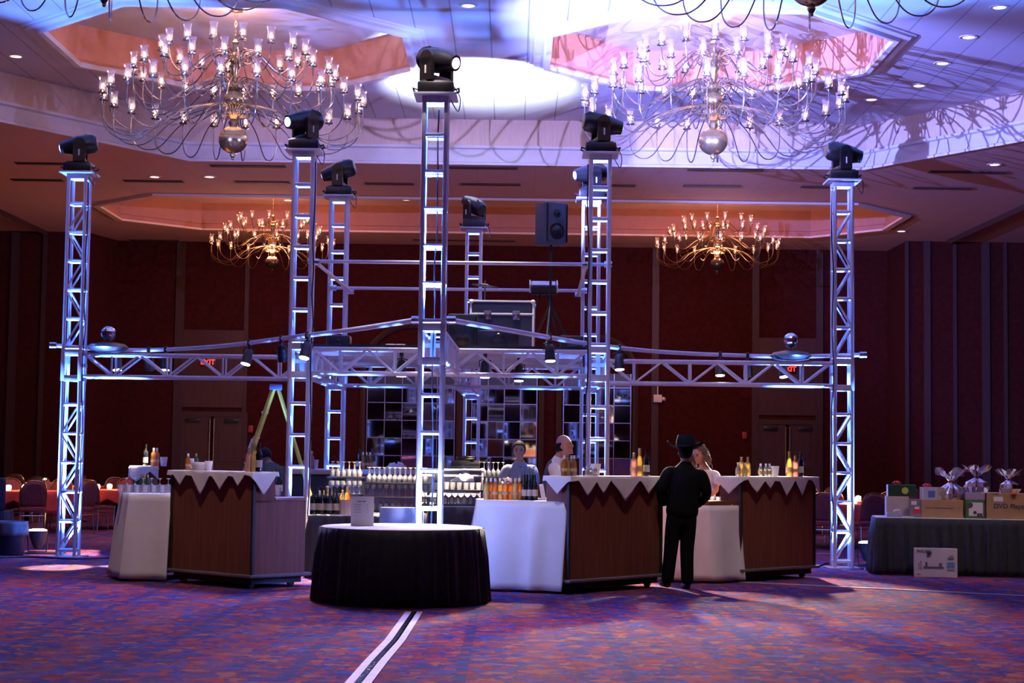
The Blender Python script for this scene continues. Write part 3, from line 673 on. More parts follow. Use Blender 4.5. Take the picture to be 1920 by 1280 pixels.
parcan('lit black par can hanging nearest the right tower', rp, 1466, (.1, .2), True, (3.4, 21.6, 1), 1500)
parcan('added par can under the deck edge that lights the left glass tiers', [Vector((-1.45, 22.35, 2.83))], 0, (.0, -.1), True, (-1.5, 22.6, .9), 480, 85)  # lamp added to brighten the left glass racks
parcan('added par can under the deck edge that lights the tumbler tray', [Vector((-.35, 22.35, 2.83))], 0, (.0, .1), True, (-.6, 21.8, .9), 420, 70)  # lamp added to brighten the tumblers
parcan('added par can under the deck that lights the rear upturned glasses', [Vector((.1, 23.25, 2.83))], 0, (.0, .1), True, (.0, 23.5, .9), 300, 75)  # lamp added to brighten the rear glasses
# mirror balls on saucer bases
M['facet'] = mat('mirror facet', (.8, .8, .86), .08, 1, var=.3, scale=60)
def mball(label, px, py, beam_u):
    q_ = cross(beam_u, 0); z0 = ZU+.026; t = thing('mirror_ball', label, 'mirror ball', (gy(px, py, q_.y).x, q_.y, z0), 0, 'mirror balls on saucer bases')
    obj('saucer_base', B().lathe([(.05, 0), (.24, .03), (.30, .08), (.24, .13), (.08, .16), (.02, .17)], seg=20), 'black', t)
    obj('stem', B().cyl((0, 0, .16), (0, 0, .30), .012), 'steel', t)
    b = B(); b.sph((0, 0, gy(px, py, q_.y).z-z0), .108, 18, 12); obj('ball', b, 'facet', t, smooth=False)
mball('small mirror ball standing on the left truss beam near the left tower', 203, 625, -4.5)
mball('small mirror ball standing on the right truss beam near the right tower', 1483, 638, 4.3)
# moving heads
M['lenspink'] = emit('lens pink', (1, .35, .5), 7); M['lensblue'] = emit('lens blue white', (.55, .8, 1), 14); M['lensgreen'] = emit('lens green', (.25, 1, .6), 1.2); M['lensdim'] = emit('lens dim blue', (.4, .5, 1), 1.5)
def mhead(label, u, v, pan, tilt, lens, logo=True):
    c = cross(u, v); t = thing('moving_head_light', label, 'stage light', (c.x, c.y, HT+.0125), 0, 'moving head lights on the tower tops')
    obj('base', B().box((0, 0, .065), (.40, .38, .13), bev=.02).box((0, 0, .10), (.34, .32, .10), bev=.02), 'black', t)
    for s in (-1, 1):
        obj('carry_handle', B().tube([(s*.2, -.1, .05), (s*.25, -.1, .07), (s*.25, .1, .07), (s*.2, .1, .05)], .012, 6), 'black', t)
    obj('safety_cable', B().tube(spline([(.2, -.12, .08), (.27, -.14, -.05), (.25, -.15, -.2), (.17, -.16, -.08)], 5), .006, 5), 'blackm', t)
    R = Matrix.Rotation(pan, 4, 'Z'); zt = .40
    b = B().box((0, 0, .175), (.17, .37, .07), bev=.02)
    for s in (-1, 1):
        b.prism([(-.085, s*.165-.025), (.085, s*.165-.025), (.085, s*.165+.025), (-.085, s*.165+.025)], .15, .40)
        b.cyl((0, s*.165-.025, zt), (0, s*.165+.025, zt), .086, seg=18)
    y = obj('yoke', b, 'black', t); y.matrix_local = R
    H = R @ Matrix.Translation((0, 0, zt)) @ Matrix.Rotation(-tilt, 4, 'Y')
    prof = [(.02, -.24), (.09, -.235), (.125, -.19), (.135, -.08), (.135, .03), (.115, .15), (.088, .25), (.085, .285), (.07, .285)]
    b = B().lathe(prof, seg=20); bmesh.ops.transform(b.bm, matrix=Matrix.Rotation(PI/2, 4, 'Y') @ Matrix.Diagonal((1.05, 1, 1, 1)), verts=b.bm.verts[:])
    h = obj('head', b, 'black', t); h.matrix_local = H
    b = B().lathe([(0, 0), (.072, 0), (.06, .02), (.03, .034), (0, .036)], seg=16); bmesh.ops.transform(b.bm, matrix=Matrix.Translation((.268, 0, 0)) @ Matrix.Rotation(PI/2, 4, 'Y'), verts=b.bm.verts[:])
    obj('lens', b, lens, h)
    b = B()
    for i in range(4): b.box((-.10-.028*i, 0, .135-.008*i), (.012, .13, .012))
    obj('cooling_fins', b, 'blackm', h)
    for s in (-1, 1): obj('arm_badge', B().box((0, s*.192, .27), (.02, .004, .09)), 'paperw', y)
    return t
rad = math.radians
mhead('black moving head light on the front tower, pink lens facing right', 0, -ARM, rad(-38), rad(-14), 'lenspink')
mhead('black moving head on the front left core tower, bright blue-white lens facing left', -CH, -CH, rad(-140), rad(-10), 'lensblue')
mhead('black moving head on the front right core tower, green-edged lens facing right', CH, -CH, rad(12), rad(-8), 'lensgreen')
mhead('black moving head on the rear left core tower, tilted down to the left', -CH, CH, rad(172), rad(-16), 'lensdim')
mhead('black moving head on the rear right core tower, half hidden behind another', CH, CH, rad(-160), rad(-10), 'lensdim')
mhead('black moving head on the rearmost tower, turned away to the upper left', 0, ARM, rad(130), rad(25), 'lensdim')
mhead('black moving head on the far left tower, pale lens facing left', -ARM, 0, rad(-172), rad(-10), 'lensdim')
mhead('black moving head on the far right tower, facing right', ARM, 0, rad(8), rad(-9), 'lensdim')
# cables tied along towers
for lab, u, v, du in (('thin black cable hanging down inside the front tower', 0, -ARM, .02), ('thin black cable tied to the front right core tower', CH, -CH, -.16), ('thin black cable tied to the front left core tower', -CH, -CH, .16), ('thin black cable hanging beside the far left tower', -ARM, 0, .17), ('thin black cable hanging beside the far right tower', ARM, 0, -.17)):
    c = cross(u, v); r_ = random.Random(len(lab)); zs = [5.3-.35*i for i in range(15)]
    tag(obj('cable', B().tube(spline([(c.x+du+r_.uniform(-.015, .015), c.y-.02+(-.14 if abs(du) > .1 else 0)+r_.uniform(-.01, .01), z) for z in zs if z > .3], 3), .009, 5), 'black'), lab, 'cable', 'tower cables')
# ------------------------------------------------------------------ portable bars
def V2(p): return Vector((p[0], p[1]))
def bar(label, P0, P1, depth, tier, wing=None):
    P0, P1 = V2(P0), V2(P1); d = (P1-P0).normalized(); L = (P1-P0).length; n = Vector((-d.y, d.x)); m = (P0+P1)/2
    ang = math.atan2(d.y, d.x); t = thing('portable_bar', label, 'bar counter', (m.x, m.y, 0), ang, 'portable bars')
    h = L/2
    obj('front_panel', B().box((0, .012, .70), (L, .024, 1.10), bev=.004), 'bar', t, smooth=False)
    obj('cabinet', B().box((0, depth/2+.012, .555), (L-.02, depth-.026, .81)).box((0, tier/2+.01, 1.10), (L-.02, tier-.03, .30)), 'bar', t, smooth=False)
    obj('side_panel', B().box((-h+.012, depth/2, .56), (.024, depth, .82)).box((-h+.012, tier/2, 1.1), (.024, tier, .3)), 'bar', t, smooth=False)
    obj('side_panel', B().box((h-.012, depth/2, .56), (.024, depth, .82)).box((h-.012, tier/2, 1.1), (.024, tier, .3)), 'bar', t, smooth=False)
    obj('corner_post', B().box((-h-.012, .005, .70), (.03, .03, 1.1)).box((h+.012, .005, .70), (.03, .03, 1.1)), 'kick', t, smooth=False)
    obj('raised_top', B().box((0, tier/2, 1.255), (L+.05, tier+.05, .03), bev=.006), 'bartop', t)
    obj('worktop', B().box((0, tier+(depth-tier)/2, .985), (L+.02, depth-tier-.01, .03), bev=.006), 'bartop', t)
    obj('bumper_ledge', B().box((0, depth/2, .14), (L+.12, depth+.12, .035), bev=.01), 'bump', t)
    obj('kick_base', B().box((0, depth/2, .09), (L-.05, depth-.05, .08)), 'kick', t, smooth=False)
    for a in (-1, 1):
        for y in (.1, depth-.1):
            obj('caster', B().cyl((a*(h-.12)-.02, y, .04), (a*(h-.12)+.02, y, .04), .04, seg=14).box((a*(h-.12), y, .065), (.05, .07, .03)), 'black', t)
    if wing:
        I = t.matrix_world if 0 else (Matrix.Translation((m.x, m.y, 0)) @ Matrix.Rotation(ang, 4, 'Z')).inverted()
        w = [tuple((I @ Vector((x, y, 0))).xy) for x, y in wing]
        obj('wing_cabinet', B().prism(w, .10, .97), 'bar', t, smooth=False)
        obj('wing_top', ring([(x, y) for x, y in w], [(0, .97), (.02, .975), (.02, 1.0), (0, 1.005)]) if 0 else B().prism(w, .972, .99), 'bartop', t, smooth=False)
    return t, d, n, L
def napkins(label, P0, P1, tier, seed, pts, over=.03):
    """linen over the raised top whose folded corners hang in points; pts: (centre 0..1 along the outline, half width m, depth m)"""
    P0, P1 = V2(P0), V2(P1); d = (P1-P0).normalized(); n = Vector((-d.y, d.x)); e = over+.012
    c0, c1 = P0-d*e-n*e, P1+d*e-n*e; c2, c3 = P1+d*e+n*(tier+.01), P0-d*e+n*(tier+.01)
    path = [tuple(p) for p in (c3, c0, c1, c2)]
    Ls = [(c0-c3).length, (c1-c0).length, (c2-c1).length]; tot = sum(Ls)
    def hang(u, s):
        h = .045+.012*math.sin(u*37+seed)
        for c, hw, dp in pts:
            x = abs(s-(Ls[0]+c*Ls[1]))/hw
            if x < 1: h = max(h, .05+(dp-.05)*(1-x))
        return min(h, .30)
    b = drape(path, 1.285, 1.0, amp=.004, wave=.23, flare=.012, hang=hang, ds=.012, rows=7, lip=.004, seed=seed)
    q = [(p.x, p.y) for p in (c0, c1, c2, c3)]; b.prism(q, 1.274, 1.287)
    return tag(obj('napkin_cloth', b, 'wcloth', solid=.004), label, 'tablecloth', 'white linens on the raised bar tops')
BA0, BA1 = gz(320, 1066, .15).xy, gz(470, 1079, .15).xy
BC0, BC1 = gz(1067, 1088, .15).xy, gz(1238, 1076, .15).xy
BD0, BD1 = gz(1390, 1068, .15).xy, gz(1526, 1060, .15).xy
# linen-covered wings at the left end of each bar
WA = [(BA0.x-.02, BA0.y+.06), (-4.42, 19.86), (-4.72, 20.7), (-3.75, 20.9), (-3.5, 20.35)]
WC = [(BC0.x-.02, BC0.y+.05), (.23, 19.02), (-.36, 19.12), (-.38, 19.9), (.02, 19.6)]
WD = [(BD0.x-.02, BD0.y+.05), (2.42, 20.75), (1.80, 20.95), (1.85, 21.4), (2.25, 21.4)]
A, dA, nA, LA = bar('mahogany bar at left, between the draped cloth and the round black table', BA0, BA1, .78, .32, [WA[0], WA[1], WA[2], WA[3]])
Cb, dC, nC, LC = bar('mahogany bar in the middle, just left of the man in the hat', BC0, BC1, .78, .34, [WC[0], WC[1], WC[2], WC[3]])
Db, dD, nD, LD = bar('mahogany bar at right, beyond the man in the hat', BD0, BD1, .78, .34, [WD[0], WD[1], WD[2], WD[3]])
PB0, PB1 = (-5.80, 26.2), (-5.45, 24.7)
Bb, dB, nB, LB = bar('rear left mahogany bar seen end-on behind the left bar', PB0, PB1, .78, .34)
napkins('white linen with hanging points on the left bar top', BA0, BA1, .32, 1, [(-.12, .14, .24), (.16, .12, .17), (.41, .17, .27), (.64, .14, .21), (.85, .10, .16), (1.10, .17, .25)])
napkins('white linen with hanging points on the middle bar top', BC0, BC1, .34, 2, [(-.10, .16, .20), (.16, .16, .22), (.32, .13, .19), (.55, .26, .28), (.80, .16, .20), (1.02, .16, .2)])
napkins('white linen with hanging points on the right bar top', BD0, BD1, .34, 3, [(-.12, .20, .22), (.17, .17, .20), (.34, .10, .15), (.56, .16, .24), (.76, .13, .24), (1.0, .16, .22)])
napkins('brightly lit white linen on the rear left bar top', PB0, PB1, .34, 4, [(.2, .2, .2), (.6, .2, .25), (1.05, .22, .22), (1.25, .16, .2)])
def wingcloth(label, W, seed, top=1.0, bot=.03):
    path = [W[3], W[2], W[1], W[0]]
    b = drape(path, top, bot, amp=.022, wave=.42, flare=.10, ds=.03, rows=12, lip=.012, seed=seed, jitter=.25)
    b.prism(W[:4], top-.008, top+.004)
    return tag(obj('tablecloth', b, 'wcloth', solid=.005), label, 'tablecloth', 'white cloths draped over the low counters')
wingcloth('white cloth draped to the floor at the left end of the left bar', WA, 5)
wingcloth('white creased cloth covering the low counter left of the middle bar', WC, 6)
wingcloth('white swagged cloth on the low counter behind the man in the hat', WD, 7, .93)
# ------------------------------------------------------------------ round table with black skirt, menu card
tc = gz(754, 986.5, .76); RT = .83
t = thing('round_table', 'round table with white top in front of the front truss tower', 'table', (tc.x, tc.y, 0))
obj('tabletop', B().lathe([(0, .735), (RT-.012, .735), (RT, .742), (RT, .755), (RT-.01, .76), (0, .76)], seg=64), 'wcloth', t)
for i in range(4):
    a = PI/4+i*PI/2; obj('leg', B().tube([(.45*math.cos(a), .45*math.sin(a), .735), (.5*math.cos(a), .5*math.sin(a), .0)], .014, 8), 'steel', t)
def skirt(label, path, zt, closed, seed, wave=.115, flare=.05):
    b = drape(path, zt, .012, amp=.019, wave=wave, flare=flare, closed=closed, ds=.012, rows=8, lip=.012, seed=seed, jitter=.5)
    return tag(obj('table_skirt', b, 'bcloth', solid=.004), label, 'table skirt', 'black pleated table skirts')
skirt('black pleated skirt round the table in front of the front tower', [(tc.x+(RT+.008)*math.cos(-2*PI*i/72), tc.y+(RT+.008)*math.sin(-2*PI*i/72)) for i in range(72)][::-1], .752, True, 11)
p = gz(679, 985.5, .76)
t = thing('menu_card', 'white printed menu card standing on the round black-skirted table', 'sign', (p.x, p.y, .762), rad(3))
obj('card', B().box((0, .0, .15), (.235, .006, .30), rx=-.06).box((0, .05, .004), (.22, .11, .006)), 'paperw', t, smooth=False)
MT = Matrix.Rotation(-.06, 4, 'X')
obj('heading', B().box((-.03, -.0135, .248), (.038, .001, .009), rx=-.06).box((.018, -.0135, .248), (.032, .001, .009), rx=-.06), 'ink', t, smooth=False)
b = B()
M['ink2'] = mat('pale grey print', (.38, .34, .42), .7)
for i, (w, w2) in enumerate(((.07, .02), (.06, .018), (.068, .015), (.075, .016), (.04, .014), (.065, .014), (.03, .012))):
    z = .215-.0255*i; b.box((-.055+w/2-.03, -.0025-.06*0-(z-.15)*.06-.003, z), (w, .001, .006), rx=-.06); b.box((.05, -.0025-(z-.15)*.06-.003, z), (w2, .001, .006), rx=-.06)
obj('printed_lines', b, 'ink2', t, smooth=False)
# ------------------------------------------------------------------ black-draped service tables with tiers of glass racks
def drapetable(label, x0, x1, y0, y1, z, seed):
    t = thing('banquet_table', label, 'table', ((x0+x1)/2, (y0+y1)/2, 0)); w, d = x1-x0, y1-y0
    obj('tabletop', B().box((0, 0, z-.015), (w, d, .03), bev=.005), 'wcloth', t)
    for a in (-1, 1):
        for c in (-1, 1): obj('leg', B().cyl((a*(w/2-.1), c*(d/2-.1), 0), (a*(w/2-.1), c*(d/2-.1), z-.03), .014), 'steel', t)
    return t
drapetable('black-draped table holding the wine bottles, behind the round table at left', -2.42, -1.45, 20.75, 21.35, .76, 0)
skirt('black skirt of the wine bottle table, right of the left bar', [(-2.44, 21.37), (-2.44, 20.73), (-1.43, 20.73), (-1.43, 21.37)], .752, False, 12, .15, .03)
drapetable('black-draped service table under the left tiers of glasses', -2.35, -.98, 22.45, 23.1, .74, 0)
skirt('black skirt of the service table under the left glass tiers', [(-2.37, 23.1), (-2.37, 22.43), (-.96, 22.43), (-.96, 23.1)], .732, False, 13, .15, .03)
drapetable('black-draped service table under the right tiers of glasses, behind the middle cloth', -1.0, -.10, 21.6, 22.1, .86, 0)
skirt('black skirt of the service table right of the front tower', [(-1.02, 22.12), (-1.02, 21.58), (-.08, 21.58), (-.08, 22.12)], .852, False, 14, .15, .03)
drapetable('black-draped table farther back beside the man with folded arms', -.50, .6, 23.4, 24.0, .74, 0)
skirt('black skirt of the table beside the man with folded arms', [(-.52, 24), (-.52, 23.38), (.62, 23.38), (.62, 24)], .732, False, 15, .15, .03)
# glasses
def gm(name, prof, seg=12): return zmesh(name, B().lathe(prof, seg=seg, caps=False), 'cup')
g_wine = gm('wine_glass', [(.0, .002), (.032, .002), (.034, .004), (.006, .010), (.004, .075), (.012, .085), (.034, .11), (.038, .135), (.031, .175)])
g_flute = gm('champagne_flute', [(.0, .002), (.028, .002), (.03, .004), (.005, .010), (.004, .08), (.014, .10), (.024, .15), (.022, .205)])
g_rock = gm('tumbler_glass', [(0, .004), (.032, .002), (.034, .02), (.038, .095)])
g_flup = gm('upturned_wine_glass', [(.027, .002), (.033, .03), (.032, .07), (.012, .095), (.004, .105), (.004, .185), (.031, .198), (0, .2)])
g_up = gm('upturned_glass', [(.036, .002), (.038, .03), (.034, .085), (.012, .105), (.004, .115), (.004, .16), (.03, .175), (0, .177)])
def rack(tlabel, x0, x1, y, z, depth, me, nm, n, rows, where, legs=None, plural='glasses', top=None):
    """a black bar tray on short feet, and its glasses row by row"""
    t = thing('glass_tray', tlabel, 'tray', ((x0+x1)/2, y, z))
    obj('tray', B().box((0, 0, -.012), (x1-x0+.06, depth, .024), bev=.006), 'black', t)
    if legs:
        for a in (-1, 1):
            for c in (-1, 1): obj('leg', B().box((a*((x1-x0)/2-.0), c*(depth/2-.03), -.024-(legs-.024)/2), (.025, .025, legs-.024)), 'black', t)
    for r in range(rows):
        for i in range(n):
            x = x0+(x1-x0)*(i+.5)/n; yy = y-depth/2+.05+r*.085
            o = bpy.data.objects.new(nm.replace(' ', '_'), me); COL.objects.link(o); o.location = (x+random.uniform(-.004, .004), yy, z+.0005); o.rotation_euler.z = random.uniform(0, 6)
            rn = ('front', 'second', 'third', 'fourth')[r]; tag(o, '%s, %s row, %s' % (ORD[i]+' '+nm, rn, where), 'glass', plural+' in '+where)
rack('black tray of upturned wine glasses, top tier left of the front tower', -1.90, -1.08, 22.62, 1.135, .36, g_flup, 'upturned wine glass', 12, 3, 'top tray left of front tower', .165)
rack('black tray of stemmed glasses, middle tier left of the front tower', -1.92, -1.08, 22.6, .95, .34, g_wine, 'wine glass', 10, 2, 'middle tray left of front tower', .2)
rack('black tray of upturned glasses on the table, bottom tier left of the front tower', -1.92, -1.08, 22.6, .77, .3, g_up, 'upturned glass', 10, 2, 'bottom tray left of front tower')
rack('black tray of upturned wine glasses on the far left tier, between the left core towers', -2.42, -1.98, 22.95, 1.20, .30, g_flup, 'upturned wine glass', 6, 2, 'raised tray between left core towers', .23)
rack('black tray of tumblers below the far left upturned glasses', -2.42, -1.98, 22.9, .97, .28, g_wine, 'wine glass', 6, 2, 'lower tray between left core towers', .22)
rack('black raised tray of tumblers right of the front tower', -.92, -.36, 21.8, 1.065, .34, g_rock, 'tumbler', 7, 3, 'raised tray right of front tower', .20)
rack('black tray of upturned glasses right of the front tower', -.94, -.30, 21.8, .885, .3, g_up, 'upturned glass', 8, 2, 'low tray right of front tower')
rack('black tray of upturned wine glasses beside the man with folded arms', -.46, -.07, 23.6, 1.22, .3, g_flup, 'upturned wine glass', 6, 2, 'rear tray left of folded-arms man', .22)
rack('black tray of stemmed glasses under the rear upturned glasses', -.46, .0, 23.6, 1.0, .3, g_wine, 'wine glass', 6, 1, 'tray below the rear upturned glasses', .235)
rack('black serving tray of upturned glasses before the man with folded arms', .10, .34, 22.62, 1.17, .26, g_flup, 'upturned wine glass', 4, 2, 'tray before folded-arms man', .43)
t = thing('side_stand', 'dark pedestal carrying the small glass tray by the bartenders', 'stand', (.22, 22.62, 0)); obj('pedestal', B().box((0, 0, .37), (.3, .3, .74), bev=.01), 'bcloth', t)
obj('foot', B().box((0, 0, .01), (.36, .36, .02)), 'black', t)
# glasses on the counters
def cup_row(me, nm, pts, z, where, plural='glasses'):
    for i, (x, y) in enumerate(pts):
        o = bpy.data.objects.new(nm.replace(' ', '_'), me); COL.objects.link(o); o.location = (x, y, z); tag(o, '%s %s' % (ORD[i]+' '+nm, where), 'glass', plural+' '+where)
cup_row(g_rock, 'tumbler', [(-4.62+.10*i, 20.25) for i in range(6)], 1.005, 'in the front row on the cloth left of the left bar')
cup_row(g_rock, 'tumbler', [(-4.62+.10*i, 20.36) for i in range(6)], 1.005, 'in the rear row on the cloth left of the left bar')
cup_row(g_up, 'upturned glass', [(-4.60+.10*i, 20.48) for i in range(6)], 1.005, 'standing behind the tumblers left of the left bar')
cup_row(g_rock, 'tumbler', [(x, y) for x, y in [(-2.98+.09*i, 19.93-.0*i) for i in range(4)]], 1.002, 'on the worktop at the right end of the left bar')
# ------------------------------------------------------------------ bottles
def bottle_set(kind):
    if kind == 'wine':  prof = [(0, 0), (.036, 0), (.038, .01), (.038, .185), (.030, .215), (.015, .235), (.0145, .30), (.016, .305), (.014, .315), (0, .315)]; return prof, 'wine', (.05, .13), .0388
    if kind in ('amber', 'gold', 'clear', 'pink', 'green'): prof = [(0, 0), (.038, 0), (.041, .01), (.041, .16), (.034, .19), (.016, .215), (.014, .265), (0, .265)]; return prof, kind, (.06, .10), .0418
    if kind == 'champ': prof = [(0, 0), (.042, 0), (.044, .02), (.044, .14), (.032, .20), (.018, .245), (.016, .31), (0, .32)]; return prof, 'gold', (.05, .12), .0448
    if kind == 'short': prof = [(0, 0), (.034, 0), (.036, .01), (.036, .11), (.025, .135), (.014, .15), (.014, .185), (0, .185)]; return prof, 'clear', (.03, .09), .0368
PROTO = {}
def bottle(kind, label, x, y, z, group, sc=1, capm='cap'):
    key = (kind, capm)
    if key not in PROTO:
        prof, m, (l0, l1), lr = bottle_set(kind); nm = {'wine': 'wine_bottle', 'champ': 'champagne_bottle', 'short': 'mixer_bottle'}.get(kind, 'liquor_bottle')
        t = thing(nm, label, 'bottle', (x, y, z), random.uniform(-.5, .5), group)
        obj('bottle_glass', B().lathe(prof, seg=16), m, t)
        obj('label', B().lathe([(lr, l0), (lr, l1)], seg=16, caps=False), 'label' if kind == 'wine' else 'label2', t)
        zt = prof[-1][1]; r = prof[-2][0]
        obj('cap', B().lathe([(r+.002, zt-(.05 if kind == 'wine' else .085)), (r+.002, zt+.003), (0, zt+.004)], seg=10), {'cap': 'cap', 'gold': 'goldcap', 'dark': 'wine', 'white': 'paperw'}[capm], t)
        PROTO[key] = t
    else:
        t = dup(PROTO[key], (x, y, z), random.uniform(-.6, .6), label, group)
    t.scale = (sc, sc, sc); return t
M['goldcap'] = mat('gold foil', (.75, .55, .2), .3, .8)
def row(kinds, pxs, y, z, where, group, sc=1, dy=0, py=890):
    names = {'wine': 'dark wine bottle', 'amber': 'amber liquor bottle', 'gold': 'golden liquor bottle', 'clear': 'clear liquor bottle', 'pink': 'pink wine bottle', 'green': 'green bottle', 'champ': 'gold champagne bottle', 'short': 'short mixer bottle'}
    caps = {'wine': 'dark', 'amber': 'white', 'gold': 'gold', 'clear': 'white', 'pink': 'gold', 'green': 'gold', 'champ': 'gold', 'short': 'white'}
    for i, (k_, px) in enumerate(zip(kinds, pxs)):
        yy = y(i) if callable(y) else y+dy*(i % 2)
        x = gy(px, py, yy).x; bottle(k_, '%s, %s %s' % (names[k_], ORD[i], where), x, yy, z, group, sc, caps[k_])
TZ = 1.288
# left bar top
yA = lambda px: (BA0.y+(px-320)/150*(BA1.y-BA0.y))
row(['amber', 'short', 'short', 'green'], [352, 357, 361, 367], lambda i: yA(358)+.24+.03*i, TZ, 'of the left bar top small group', 'bottles on the left bar top', .72)
row(['pink', 'champ', 'wine'], [466, 476, 485], lambda i: yA(476)+.13-.02*i, TZ, 'right end of the left bar top', 'bottles on the left bar top')
# rear left bar
row(['wine', 'amber', 'amber'], [272, 287, 293], lambda i: 24.95+.06*i, TZ, 'on the rear left bar', 'bottles on the rear left bar')
row(['green', 'green', 'green'], [266, 271, 277], 20.75, 1.005, 'behind the tumblers on the left cloth', 'green bottles on the left cloth', .8)
row(['wine', 'wine', 'wine'], [509, 517, 525], 20.2, 1.002, 'on the left bar worktop', 'bottles on the left bar worktop', .95)
# wine on the black table
row(['wine']*7, [587, 595, 603, 610, 618, 625, 631], lambda i: 20.86+.05*(i % 2), .762, 'of the seven wine bottles on the black table', 'red wine bottles on the black table', 1.02, py=960)
row(['amber', 'pink', 'champ', 'pink'], [598, 606, 613, 622], lambda i: 21.08+.03*(i % 2), .762, 'behind the seven wine bottles', 'bottles behind the red wine', 1.05, py=960)
# service table far left, upper shelf of backdrop
row(['wine', 'amber', 'green', 'amber', 'wine'], [672, 680, 687, 693, 699], lambda i: 26.6+.05*i, 1.27, 'on the rear bar below the left mirror', 'bottles on the rear bar')
# middle low counter: row of liquor with pourers
row(['gold', 'amber', 'amber', 'gold', 'amber', 'amber', 'gold', 'amber', 'wine', 'wine', 'wine', 'wine', 'wine'], [912, 920, 928, 937, 947, 957, 966, 973, 983, 988, 993, 998, 1003], lambda i: 19.40+.05*(i % 2), 1.006, 'on the middle white cloth', 'bottles in the row on the middle cloth', .9, py=940)
# middle bar top
yC = lambda px: (BC0.y+(px-1067)/171*(BC1.y-BC0.y))
row(['amber', 'gold', 'clear', 'amber'], [1058, 1064, 1071, 1076], lambda i: yC(1070)+.22+.03*i, TZ, 'of the left-end group on the middle bar top', 'bottles on the middle bar top', .85)
row(['pink', 'champ', 'wine'], [1188, 1199, 1212], lambda i: yC(1195)+.14+.04*i, TZ, 'right end of the middle bar top', 'bottles on the middle bar top')
row(['short', 'short', 'short'], [1100, 1108, 1116], lambda i: yC(1110)+.25, TZ, 'amid the middle bar top', 'bottles on the middle bar top', .6)
# right bar top
yD = lambda px: (BD0.y+(px-1390)/136*(BD1.y-BD0.y))
row(['short', 'gold', 'short', 'gold'], [1384, 1390, 1396, 1402], lambda i: yD(1393)+.2+.02*i, TZ, 'of the left-end group on the right bar top', 'bottles on the right bar top', .9)
row(['short', 'short', 'short'], [1426, 1436, 1443], lambda i: yD(1436)+.22, TZ, 'amid the right bar top', 'bottles on the right bar top', .85)
row(['champ', 'pink', 'wine'], [1480, 1491, 1501], lambda i: yD(1490)+.13+.03*i, TZ, 'right end of the right bar top', 'bottles on the right bar top')
# ice bucket
t = thing('ice_bucket', 'white ice bucket of bottles beside the menu card', 'bucket', (gy(650, 950, 20.9).x, 20.9, .762))
obj('bucket_body', B().lathe([(0, 0), (.085, 0), (.11, .18), (.115, .185), (.108, .185), (.09, .06), (0, .06)], seg=24), mat('wrapped bucket', (.72, .6, .52), .8, bump=.4, bscale=25), t)
for i, (k_, dx, dy) in enumerate((('gold', -.05, -.03), ('amber', .035, -.04), ('champ', .0, .045))):
    bottle(k_, ('golden', 'amber', 'gold-capped')[i]+' bottle chilling in the white ice bucket', t.location.x+dx, t.location.y+dy, .762+.075, 'bottles in the ice bucket', .82, 'gold')
# paper cups, napkin stacks, small dishes
def cupthing(name, label, x, y, z, prof, m, cat, group=None, sc=1):
    o = obj(name, B().lathe(prof, seg=16, caps=False), m, loc=(x, y, z), solid=.003); o.scale = (sc,)*3; return tag(o, label, cat, group)
CUP = [(0, .002), (.032, .002), (.044, .11)]; BOWL = [(0, .003), (.06, .003), (.085, .05), (.10, .095)]
cupthing('plastic_cup', 'white plastic cup beside the folded dish on the left bar', gy(391, 880, 19.55).x, 19.55, TZ, CUP, 'paperw', 'cup')
cupthing('serving_bowl', 'white folded serving dish on the left bar top', gy(373, 880, 19.58).x, 19.58, TZ, BOWL, 'wcloth', 'bowl')
cupthing('plastic_cup', 'white plastic cup on the rear left bar by the bottles', gy(307, 865, 24.95).x, 24.95, TZ, CUP, 'paperw', 'cup', sc=1.25)
cupthing('plastic_cup', 'pinkish plastic cup in the middle of the middle bar top', gy(1117, 880, 19.45).x, 19.45, TZ, CUP, 'paperw', 'cup', sc=1.25)
cupthing('plastic_cup', 'white plastic cup in the middle of the right bar top', gy(1453, 880, 21.7).x, 21.7, TZ, CUP, 'paperw', 'cup', sc=1.2)
cupthing('plastic_cup', 'white plastic cup beside the left core tower on the rear counter', gy(590, 868, 25.4).x, 25.4, 1.27, CUP, 'paperw', 'cup', sc=1.3)
def crumple(name, label, c, r, seed, sz=.5):
    b = B(); b.sph((0, 0, 0), r, 18, 10, (1, .7, sz)); rr = random.Random(seed)
    for v in b.bm.verts:
        a = math.atan2(v.co.y, v.co.x); v.co.z = max(0, v.co.z+r*.2*math.sin(3*a+seed)*(v.co.z > 0)+rr.uniform(-.1, .1)*r*(v.co.z > 0)); v.co.x *= 1+.15*math.sin(4*a+seed)
    return tag(obj(name, b, 'wcloth', loc=c), label, 'napkin')
crumple('napkin_pile', 'heap of white napkins lying on the raised tumbler tray', (-.62, 21.84, 1.172), .14, 2)
crumple('napkin_pile', 'white crumpled napkins on the rear bar, left of the front tower', (gy(745, 872, 26.6).x, 26.6, 1.27), .18, 5)
crumple('napkin_pile', 'small white folded napkin on the rear bar by the mirror', (gy(731, 872, 26.6).x, 26.6, 1.27), .09, 6)
t = thing('rear_bar', 'rear bar counter behind the core, crossing below the mirrors', 'bar counter', (-1.75, 26.75, 0)); obj('cabinet', B().box((0, 0, .6), (3.4, .5, 1.2), bev=.01), 'bar', t); obj('counter_top', B().box((0, 0, 1.235), (3.5, .6, .07), bev=.01), 'wcloth', t)
t = thing('rear_side_counter', 'white-topped counter behind the front left core tower', 'bar counter', (-3.1, 25.35, 0)); obj('cabinet', B().box((0, 0, .6), (1.3, .4, 1.2), bev=.01), 'kick', t); obj('counter_top', B().box((0, 0, 1.235), (1.4, .5, .07), bev=.01), 'wcloth', t)
